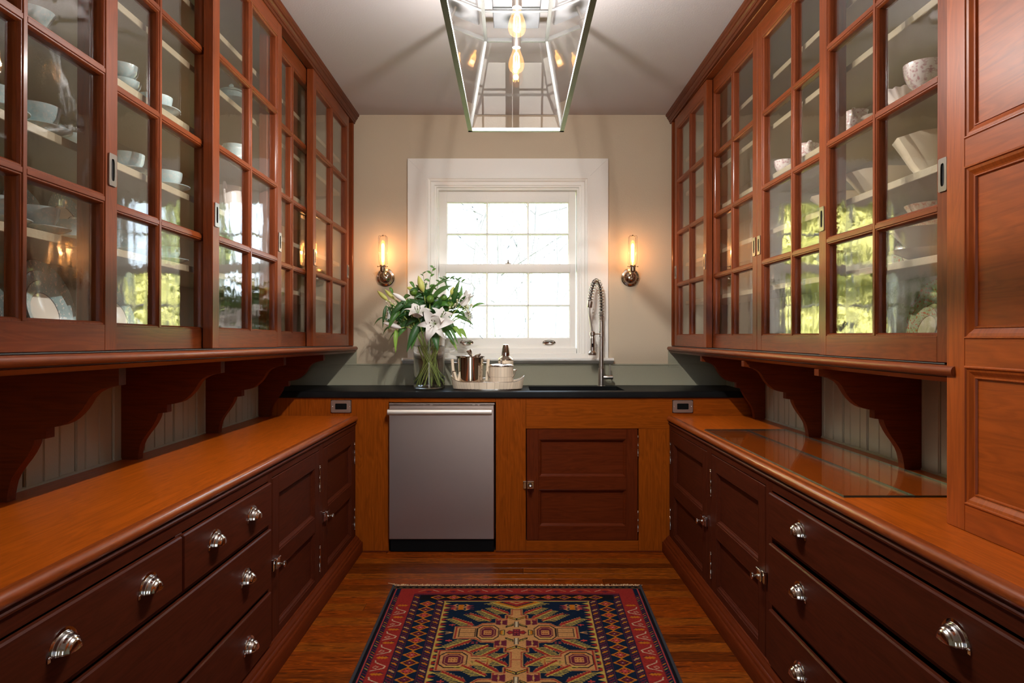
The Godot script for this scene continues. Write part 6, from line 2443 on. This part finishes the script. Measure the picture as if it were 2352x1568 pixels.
func cup(s: int, k: int, d: float, x: float, r: float, h: float, mat: Material, label: String, group: String, saucer := true, handle := 0.0, lift := 0.0) -> void:
	var o := thing("teacup", label, "cup", Transform3D(Basis(Vector3.UP, handle), spot(s, k, d, x) + Vector3(0, lift, 0)), group)
	var y := 0.0
	var b := MB.new()
	if saucer:
		b.lathe([Vector2(0.0, 0.0), Vector2(r * 0.8, 0.0), Vector2(r * 0.9, 0.004), Vector2(r * 1.42, 0.015), Vector2(r * 1.44, 0.017), Vector2(r * 1.4, 0.018), Vector2(r * 0.85, 0.008), Vector2(0.0, 0.006)], 36, Transform3D(), 0, TAU, 40)
		part("saucer", b, mat, o)
		y = 0.0065
	b = MB.new()
	b.lathe([Vector2(0.0, y), Vector2(r * 0.5, y), Vector2(r * 0.52, y + 0.006), Vector2(r * 0.72, y + h * 0.22), Vector2(r * 0.93, y + h * 0.55), Vector2(r * 0.99, y + h * 0.85), Vector2(r, y + h), Vector2(r * 0.965, y + h), Vector2(r * 0.93, y + h * 0.7), Vector2(r * 0.7, y + h * 0.28), Vector2(0.0, y + h * 0.12)], 36, Transform3D(), 0, TAU, 40)
	part("bowl", b, mat, o)
	b = MB.new()
	b.tube(curve([Vector3(r * 0.95, y + h * 0.86, 0), Vector3(r * 1.32, y + h * 0.9, 0), Vector3(r * 1.42, y + h * 0.62, 0), Vector3(r * 1.1, y + h * 0.34, 0), Vector3(r * 0.78, y + h * 0.3, 0)], 5), 0.0036, 8)
	part("handle", b, mat, o)


func bowl_round(s: int, k: int, d: float, x: float, r: float, h: float, mat: Material, nm: String, label: String, cat: String, group := "", lift := 0.0, flutes := 0, facets := 0) -> void:
	var b := MB.new()
	var prof := [Vector2(0.0, 0.0), Vector2(r * 0.45, 0.0), Vector2(r * 0.46, h * 0.07), Vector2(r * 0.62, h * 0.3), Vector2(r * 0.84, h * 0.72), Vector2(r * 0.99, h * 0.98), Vector2(r, h), Vector2(r * 0.97, h), Vector2(r * 0.8, h * 0.72), Vector2(r * 0.58, h * 0.33), Vector2(0.0, h * 0.12)]
	if flutes:
		# fluted wall: radius ripples round the bowl
		var N := flutes * 4
		for side in 2:
			var rows := []
			for p in [[0.45, 0.0], [0.6, 0.25], [0.82, 0.7], [1.0, 1.0]]:
				var line := []
				for j in N + 1:
					var a := TAU * j / N
					var rr: float = r * p[0] * (1.0 + 0.05 * p[1] * cos(a * flutes)) - side * 0.003
					line.append(Vector3(cos(a) * rr, h * p[1] * (1.0 + 0.03 * cos(a * flutes)) + side * 0.002, sin(a) * rr))
				rows.append(line)
			b.sheet(rows)
		b.lathe([Vector2(0.0, 0.0), Vector2(r * 0.45, 0.0), Vector2(r * 0.45, 0.004), Vector2(0.0, 0.004)], 24)
	else:
		b.lathe(prof, facets if facets else 40, Transform3D(), 0, TAU, 40)
	var o := part(nm, b, mat)
	o.transform = Transform3D(Basis(), spot(s, k, d, x) + Vector3(0, lift, 0))
	tag(o, label, cat, group)


func jug(s: int, k: int, d: float, x: float, r: float, h: float, mat: Material, nm: String, label: String, cat: String, spin: float, spout := true) -> void:
	var o := thing(nm, label, cat, Transform3D(Basis(Vector3.UP, spin), spot(s, k, d, x)))
	var b := MB.new()
	b.lathe([Vector2(0.0, 0.0), Vector2(r * 0.7, 0.0), Vector2(r * 0.74, h * 0.05), Vector2(r * 0.98, h * 0.3), Vector2(r, h * 0.45), Vector2(r * 0.86, h * 0.74), Vector2(r * 0.84, h * 0.88), Vector2(r * 0.92, h), Vector2(r * 0.87, h), Vector2(r * 0.79, h * 0.86), Vector2(r * 0.8, h * 0.7), Vector2(r * 0.9, h * 0.4), Vector2(0.0, h * 0.06)], 36, Transform3D(), 0, TAU, 40)
	part("body", b, mat, o)
	b = MB.new()
	b.tube(curve([Vector3(r * 0.86, h * 0.9, 0), Vector3(r * 1.4, h * 1.02, 0), Vector3(r * 1.62, h * 0.72, 0), Vector3(r * 1.3, h * 0.38, 0), Vector3(r * 0.95, h * 0.3, 0)], 6), r * 0.1, 8)
	part("handle", b, mat, o)
	if spout:
		b = MB.new()
		b.tube(curve([Vector3(-r * 0.8, h * 0.72, 0), Vector3(-r * 1.0, h * 0.85, 0), Vector3(-r * 1.2, h * 1.01, 0)], 4), [r * 0.3, r * 0.28, r * 0.26, r * 0.24, r * 0.22, r * 0.2, r * 0.18, r * 0.15, r * 0.12], 10)
		part("spout", b, mat, o)


func build_china() -> void:
	var A: Material = M.aqua
	var P: Material = M.plate_aqua
	# left cabinet floor: big and small plates standing up
	var lp := [[1.73, 1.32, 0.125, 0.27], [1.70, 1.24, 0.085, 0.27], [2.06, 1.32, 0.125, 0.27], [1.93, 1.24, 0.088, 0.27], [2.36, 1.32, 0.125, 0.27], [2.3, 1.25, 0.085, 0.27]]
	var ll := ["large grey-blue floral plate at the near end of the left cabinet floor", "small grey-blue floral plate before the large one at the left frame edge", "large grey-blue floral plate standing behind two smaller ones at the lower left", "small grey-blue floral plate in front of the large one near the lower left pane", "large grey-blue floral plate half hidden by the second left door's stile", "small grey-blue floral plate behind the second left door, lowest row"]
	for k in lp.size():
		standing_plate(-1, 0, lp[k][0], lp[k][1], lp[k][2], P, ll[k], "plates standing in the left cabinet", 1.0, lp[k][3])
	standing_plate(-1, 0, 1.985, 1.275, 0.105, P, "middle plate of three standing nested at the lower left", "plates standing in the left cabinet")
	# first shelf
	standing_plate(-1, 1, 1.79, 1.37, 0.09, P, "grey-blue plate standing on the lowest left shelf at the frame edge", "plates standing in the left cabinet")
	standing_plate(-1, 1, 2.03, 1.37, 0.092, P, "grey-blue plate standing behind the teal cup on the lowest left shelf", "plates standing in the left cabinet")
	standing_plate(-1, 1, 2.235, 1.37, 0.1, P, "grey-blue platter standing behind the teal cup with a curled handle", "plates standing in the left cabinet")
	standing_plate(-1, 1, 2.2, 1.33, 0.06, P, "little grey-blue plate leaning before the platter on the lowest left shelf", "plates standing in the left cabinet")
	standing_plate(-1, 1, 2.47, 1.37, 0.09, P, "grey-blue plate standing on the lowest left shelf behind the second door", "plates standing in the left cabinet")
	cup(-1, 1, 1.63, 1.18, 0.054, 0.058, A, "pale teal teacup on the lowest left shelf at the frame edge", "teacups in the left cabinet", true, -1.2)
	cup(-1, 1, 1.765, 1.175, 0.055, 0.06, A, "pale teal teacup with saucers on the lowest left shelf, middle pane", "teacups in the left cabinet", true, 2.6)
	cup(-1, 1, 1.955, 1.18, 0.058, 0.056, A, "pale teal teacup showing its curled handle on the lowest left shelf", "teacups in the left cabinet", true, 1.9)
	cup(-1, 1, 2.2, 1.18, 0.06, 0.066, A, "pale teal cup behind the second left door on the lowest shelf", "teacups in the left cabinet", true, 2.6)
	cup(-1, 1, 2.43, 1.18, 0.055, 0.05, A, "pale teal cup on the lowest left shelf, right half of the second door", "teacups in the left cabinet", true, 2.6)
	# second shelf
	standing_plate(-1, 2, 2.2, 1.37, 0.085, P, "dark-rimmed plate standing on the second left shelf", "plates standing in the left cabinet")
	standing_plate(-1, 2, 2.12, 1.34, 0.05, P, "small dark plate on the second left shelf behind a cup", "plates standing in the left cabinet")
	cup(-1, 2, 1.62, 1.18, 0.055, 0.058, A, "pale blue cup on the second left shelf at the frame edge", "teacups in the left cabinet", true, 2.6)
	cup(-1, 2, 1.765, 1.175, 0.057, 0.064, A, "pale blue teacup with flowers on the second left shelf, middle pane", "teacups in the left cabinet", true, 2.8)
	cup(-1, 2, 1.955, 1.2, 0.062, 0.05, A, "wide pale blue cup beside the door stile on the second left shelf", "teacups in the left cabinet", false, 2.6)
	cup(-1, 2, 2.19, 1.18, 0.054, 0.058, A, "pale blue teacup just right of the near flush pull", "teacups in the left cabinet", true, 2.8)
	cup(-1, 2, 2.415, 1.17, 0.056, 0.056, A, "pale blue teacup on the second left shelf, right pane of the second door", "teacups in the left cabinet", true, 2.6)
	# third shelf
	bowl_round(-1, 3, 1.75, 1.18, 0.058, 0.06, A, "bowl", "pale bowl on the third left shelf at the upper left", "bowl", "pale bowls in the left cabinet")
	standing_plate(-1, 3, 2.19, 1.36, 0.075, P, "plate standing on the third left shelf near the top of the frame", "plates standing in the left cabinet")
	cup(-1, 3, 2.15, 1.175, 0.058, 0.034, A, "lower of two pale blue cups stacked on the third left shelf", "teacups in the left cabinet", false, 2.8)
	cup(-1, 3, 2.15, 1.175, 0.052, 0.05, A, "upper of two pale blue cups stacked on the third left shelf", "teacups in the left cabinet", false, 2.8, 0.03)
	cup(-1, 3, 2.35, 1.17, 0.054, 0.05, A, "pale blue cup on the third left shelf behind the second door", "teacups in the left cabinet", true, 2.6)
	# third door: glass tureen, creamer, pitcher, bowl
	var tu := thing("glass_tureen", "lidded clear glass bowl on the fourth left shelf", "bowl", Transform3D(Basis(), spot(-1, 4, 2.99, 1.17)))
	var b := MB.new()
	b.lathe([Vector2(0.0, 0.0), Vector2(0.03, 0.0), Vector2(0.034, 0.006), Vector2(0.05, 0.03), Vector2(0.054, 0.055), Vector2(0.05, 0.075)], 36, Transform3D(), 0, TAU, 60)
	part("bowl", b, M.aqua_glass, tu)
	b = MB.new()
	b.lathe([Vector2(0.056, 0.075), Vector2(0.058, 0.079), Vector2(0.045, 0.088), Vector2(0.02, 0.095), Vector2(0.006, 0.097), Vector2(0.01, 0.106), Vector2(0.006, 0.113), Vector2(0.0, 0.114)], 36, Transform3D(), 0, TAU, 60)
	part("lid", b, M.aqua_glass, tu)
	jug(-1, 3, 3.05, 1.18, 0.052, 0.09, M.aqua, "creamer", "rounded pale aqua creamer on the third left shelf", "creamer", 2.8, false)
	jug(-1, 2, 2.98, 1.18, 0.062, 0.135, M.fluted, "pitcher", "tall pale pitcher on the second left shelf of the middle door", "pitcher", -1.35)
	bowl_round(-1, 0, 2.97, 1.19, 0.09, 0.075, M.aqua, "bowl", "wide pale bowl on the left cabinet floor behind the middle door", "bowl")
	# right cabinet
	var ivory := "ivory serving bowls on the right shelf"
	bowl_round(1, 2, 2.06, 1.228, 0.128, 0.118, M.ivory, "serving_bowl", "largest ivory faceted bowl on the second right shelf, nearest", "bowl", ivory, 0.0, 0, 10)
	bowl_round(1, 2, 2.375, 1.225, 0.122, 0.085, M.ivory, "serving_bowl", "middle ivory faceted bowl on the second right shelf", "bowl", ivory, 0.0, 0, 10)
	bowl_round(1, 2, 2.66, 1.225, 0.12, 0.062, M.ivory, "serving_bowl", "flat ivory bowl farthest along the second right shelf", "bowl", ivory, 0.0, 0, 10)
	cup(1, 3, 2.0, 1.15, 0.058, 0.075, M.floral, "white floral cup at the top right behind the near right door", "floral china in the right cabinet", false, 0.5)
	bowl_round(1, 3, 2.14, 1.17, 0.07, 0.042, M.fluted, "dish", "fluted white dish beside the floral cup at the upper right", "dish", "", 0.0, 18)
	bowl_round(1, 3, 2.29, 1.17, 0.055, 0.016, M.fluted, "dish", "low white saucer next to the fluted dish", "dish")
	jug(1, 3, 2.44, 1.17, 0.04, 0.078, M.floral, "creamer", "small floral creamer with a curled handle on the third right shelf", "creamer", 0.9)
	jug(1, 3, 2.86, 1.17, 0.055, 0.07, M.floral, "teapot", "fluted floral teapot on the third right shelf", "teapot", 1.4)
	cup(1, 3, 3.06, 1.16, 0.045, 0.055, M.floral, "small floral cup left of the teapot on the third right shelf", "floral china in the right cabinet", false, 0.5)
	# lowest right shelf: stacked fired bowls, a standing plate
	bowl_round(1, 1, 2.04, 1.2, 0.12, 0.03, M.ivory, "platter", "ivory platter under the stacked bowls on the lowest right shelf", "platter")
	bowl_round(1, 1, 2.05, 1.2, 0.115, 0.07, M.ivory, "serving_bowl", "ivory bowl stacked on the platter on the lowest right shelf", "bowl", "", 0.022, 0, 10)
	bowl_round(1, 1, 2.03, 1.2, 0.085, 0.085, M.fired, "serving_bowl", "bowl with an orange pattern on top of the lowest right stack", "bowl", "", 0.075)
	standing_plate(1, 1, 2.4, 1.32, 0.085, M.plate_green, "plate standing on the lowest right shelf left of the stack", "plates standing in the right cabinet")
	# cabinet floor: nested green plates
	var gp := [[2.3, 1.32, 0.122, "largest green-patterned plate standing at the lower right"], [2.2, 1.26, 0.096, "middle green-patterned plate of three nested at the lower right"], [2.1, 1.2, 0.07, "smallest green-patterned plate in front at the lower right"]]
	for e in gp:
		standing_plate(1, 0, e[0], e[1], e[2], M.plate_green, e[3], "plates standing in the right cabinet")


# ---------------------------------------------------------------- garden seen through the window
func build_garden() -> void:
	var b := MB.new()
	b.quad(Vector3(-40, -0.6, -60), Vector3(40, -0.6, -60), Vector3(40, -0.6, 1.8), Vector3(-40, -0.6, 1.8), Vector3.UP)
	var g := part("lawn", b, M.grass)
	g.set_meta("kind", "stuff")
	tag(g, "lawn outside the window", "grass")
	b = MB.new()
	b.box(Vector3(-30, -0.3, REAR + 0.15), Vector3(30, -0.02, 45))
	var tc := part("terrace", b, M.terrace)
	tc.set_meta("kind", "structure")
	tag(tc, "grey paved terrace behind the viewer's doorway", "terrace")
	var bare := [
		[Vector3(0.05, -0.6, -15.0), Vector3(0.75, 5.6, -15.2), 0.075, 71, "bare tree leaning right outside the right window panes"],
		[Vector3(-0.3, -0.6, -12.0), Vector3(-0.2, 3.0, -12.0), 0.07, 72, "forked bare tree behind the middle window panes"],
		[Vector3(-1.35, -0.6, -13.5), Vector3(-0.3, 4.6, -13.5), 0.06, 73, "thin bare tree leaning across the left window panes"],
		[Vector3(1.2, -0.6, -20.0), Vector3(1.35, 6.6, -20.0), 0.06, 74, "slim bare tree at the right edge of the window view"],
		[Vector3(-1.0, -0.6, -22.0), Vector3(-0.7, 6.6, -22.0), 0.07, 75, "distant bare tree at the left of the window view"]]
	for e in bare:
		bare_tree(e[0], e[1], e[2], e[3], e[4])
	var ever := [
		[Vector3(-2.5, -0.6, -12.6), 7.0, 1.15, 81, "conifer", "narrow yellow-green evergreen nearest the window view on the left"],
		[Vector3(-3.6, -0.6, -11.8), 7.0, 1.25, 82, "conifer", "tall yellow-green evergreen second to the left outside"],
		[Vector3(-4.8, -0.6, -11.0), 6.5, 1.3, 83, "conifer", "broad yellow-green evergreen third to the left outside"],
		[Vector3(-3.2, -0.6, -14.6), 8.0, 1.5, 84, "conifer_dark", "dark evergreen standing behind the yellow-green ones"],
		[Vector3(-5.2, -0.6, -13.6), 8.0, 1.6, 85, "conifer_dark", "dark evergreen farthest left outside"],
		[Vector3(3.0, -0.6, -10.2), 2.75, 0.95, 86, "conifer", "low round shrub right of the window view"],
		[Vector3(3.7, -0.6, -13.2), 8.0, 0.8, 87, "conifer_dark", "tall thin conifer on the right outside"],
		[Vector3(4.3, -0.6, -10.8), 3.0, 1.2, 88, "conifer", "round shrub beside the tall conifer"],
		[Vector3(2.9, -0.6, -16.0), 2.6, 1.1, 89, "conifer_dark", "distant low shrub on the right outside"]]
	for e in ever:
		evergreen(e[0], e[1], e[2], e[3], e[4], e[5])
	# picket fence and a white shed, low in the panes
	var f := thing("picket_fence", "white picket fence low in the right window panes", "fence", at(0, -0.6, -17.0))
	for k in 24:
		b = MB.new()
		var x := -0.1 + k * 0.13
		b.prism(PackedVector2Array([Vector2(x, 0), Vector2(x + 0.09, 0), Vector2(x + 0.09, 1.86), Vector2(x + 0.045, 1.93), Vector2(x, 1.86)]), -0.01, 0.01)
		part("picket", b, M.fence, f)
	b = MB.new()
	b.cbox(Vector3(-0.2, 1.6, -0.05), Vector3(3.1, 1.7, -0.011), 0.002)
	b.cbox(Vector3(-0.2, 0.5, -0.05), Vector3(3.1, 0.6, -0.011), 0.002)
	part("rail", b, M.fence, f)
	var s := thing("shed", "small white shed low in the middle window panes", "shed", at(-0.35, -0.6, -18.5))
	b = MB.new()
	b.cbox(Vector3(-0.42, 0, -1.2), Vector3(0.42, 1.95, 0), 0.01)
	part("wall", b, M.fence, s)
	b = MB.new()
	b.prism(PackedVector2Array([Vector2(-0.5, 1.92), Vector2(0.5, 1.92), Vector2(0.0, 2.12)]), -1.3, 0.08)
	part("roof", b, M.fence, s)


func bare_tree(foot: Vector3, top: Vector3, r: float, sd: int, label: String) -> void:
	var q := RandomNumberGenerator.new()
	q.seed = sd
	var o := thing("bare_tree", label, "tree", Transform3D(), "bare trees outside the window")
	var pts := []
	for k in 9:
		var t := k / 8.0
		pts.append(foot.lerp(top, t) + Vector3(q.randf_range(-1, 1), 0, q.randf_range(-1, 1)) * 0.05)
	var rad := []
	var path := curve(pts, 3)
	for k in path.size():
		rad.append(lerpf(r, r * 0.45, float(k) / path.size()))
	var b := MB.new()
	b.tube(path, rad, 9)
	part("trunk", b, M.bark, o)
	b = MB.new()
	for k in 10:
		var i := q.randi_range(path.size() / 3, path.size() - 1)
		twig(b, path[i], Vector3(q.randf_range(-1, 1), q.randf_range(0.2, 1.0), q.randf_range(-0.4, 0.4)).normalized(), q.randf_range(0.7, 1.7), r * 0.26, q, 2)
	part("branches", b, M.bark, o)


func twig(b: MB, p: Vector3, d: Vector3, ln: float, r: float, q: RandomNumberGenerator, depth: int) -> void:
	var pts := [p]
	var rad := [r]
	var c := p
	for k in 5:
		d = (d + Vector3(q.randf_range(-0.3, 0.3), q.randf_range(-0.15, 0.3), q.randf_range(-0.2, 0.2))).normalized()
		c += d * ln / 5.0
		pts.append(c)
		rad.append(r * (1.0 - 0.17 * (k + 1)))
	b.tube(pts, rad, 5, false)
	if depth > 0:
		for k in 3:
			var i := q.randi_range(1, 5)
			twig(b, pts[i], (d + Vector3(q.randf_range(-0.9, 0.9), q.randf_range(-0.3, 0.8), q.randf_range(-0.4, 0.4))).normalized(), ln * q.randf_range(0.4, 0.7), r * 0.5, q, depth - 1)


func evergreen(foot: Vector3, h: float, w: float, sd: int, mat: String, label: String) -> void:
	var q := RandomNumberGenerator.new()
	q.seed = sd
	var o := thing("evergreen", label, "tree", Transform3D(Basis(), foot), "evergreens outside the window")
	var b := MB.new()
	b.tube([Vector3.ZERO, Vector3(0.05, h * 0.5, 0), Vector3(0, h * 0.95, 0)], [0.13, 0.09, 0.02], 9)
	part("trunk", b, M.bark, o)
	# drooping sprays of needles on a leafy shell
	var lb := MB.new()
	for k in 3:
		var a := (k - 1) * 0.7
		leaf(lb, Vector3.ZERO, Vector3(sin(a) * 0.16, -0.05 - 0.05 * absf(a), cos(a) * 0.2), 0.055, Vector3(0, 0.02, 0))
	var mm := MultiMesh.new()
	mm.transform_format = MultiMesh.TRANSFORM_3D
	mm.mesh = lb.mesh()
	var N := int(8500 * h * w / 10.0)
	mm.instance_count = N
	for k in N:
		var t := pow(q.randf(), 0.8)
		var y := h * (0.02 + 0.98 * t)
		var shape := w * (1.0 - 0.6 * t * t) if h > 4.0 else w * sqrt(maxf(0.02, 1.0 - t * t))
		var lump := 0.75 + 0.35 * sin(y * 3.1 + sd) * sin(q.randf() * 0.3 + y * 1.7)
		var a := q.randf() * TAU
		var rr := shape * lump * (0.55 + 0.45 * sqrt(q.randf()))
		var p := Vector3(cos(a) * rr, y, sin(a) * rr)
		var sc := q.randf_range(0.45, 1.0)
		mm.set_instance_transform(k, Transform3D(Basis(Vector3.UP, -a + PI / 2 + q.randf_range(-0.6, 0.6)) * Basis(Vector3.RIGHT, q.randf_range(-0.3, 0.8)) * Basis.from_scale(Vector3.ONE * sc), p))
	var m := MultiMeshInstance3D.new()
	m.multimesh = mm
	m.material_override = M[mat]
	m.name = "foliage"
	m.set_meta("kind", "stuff")
	o.add_child(m, true)
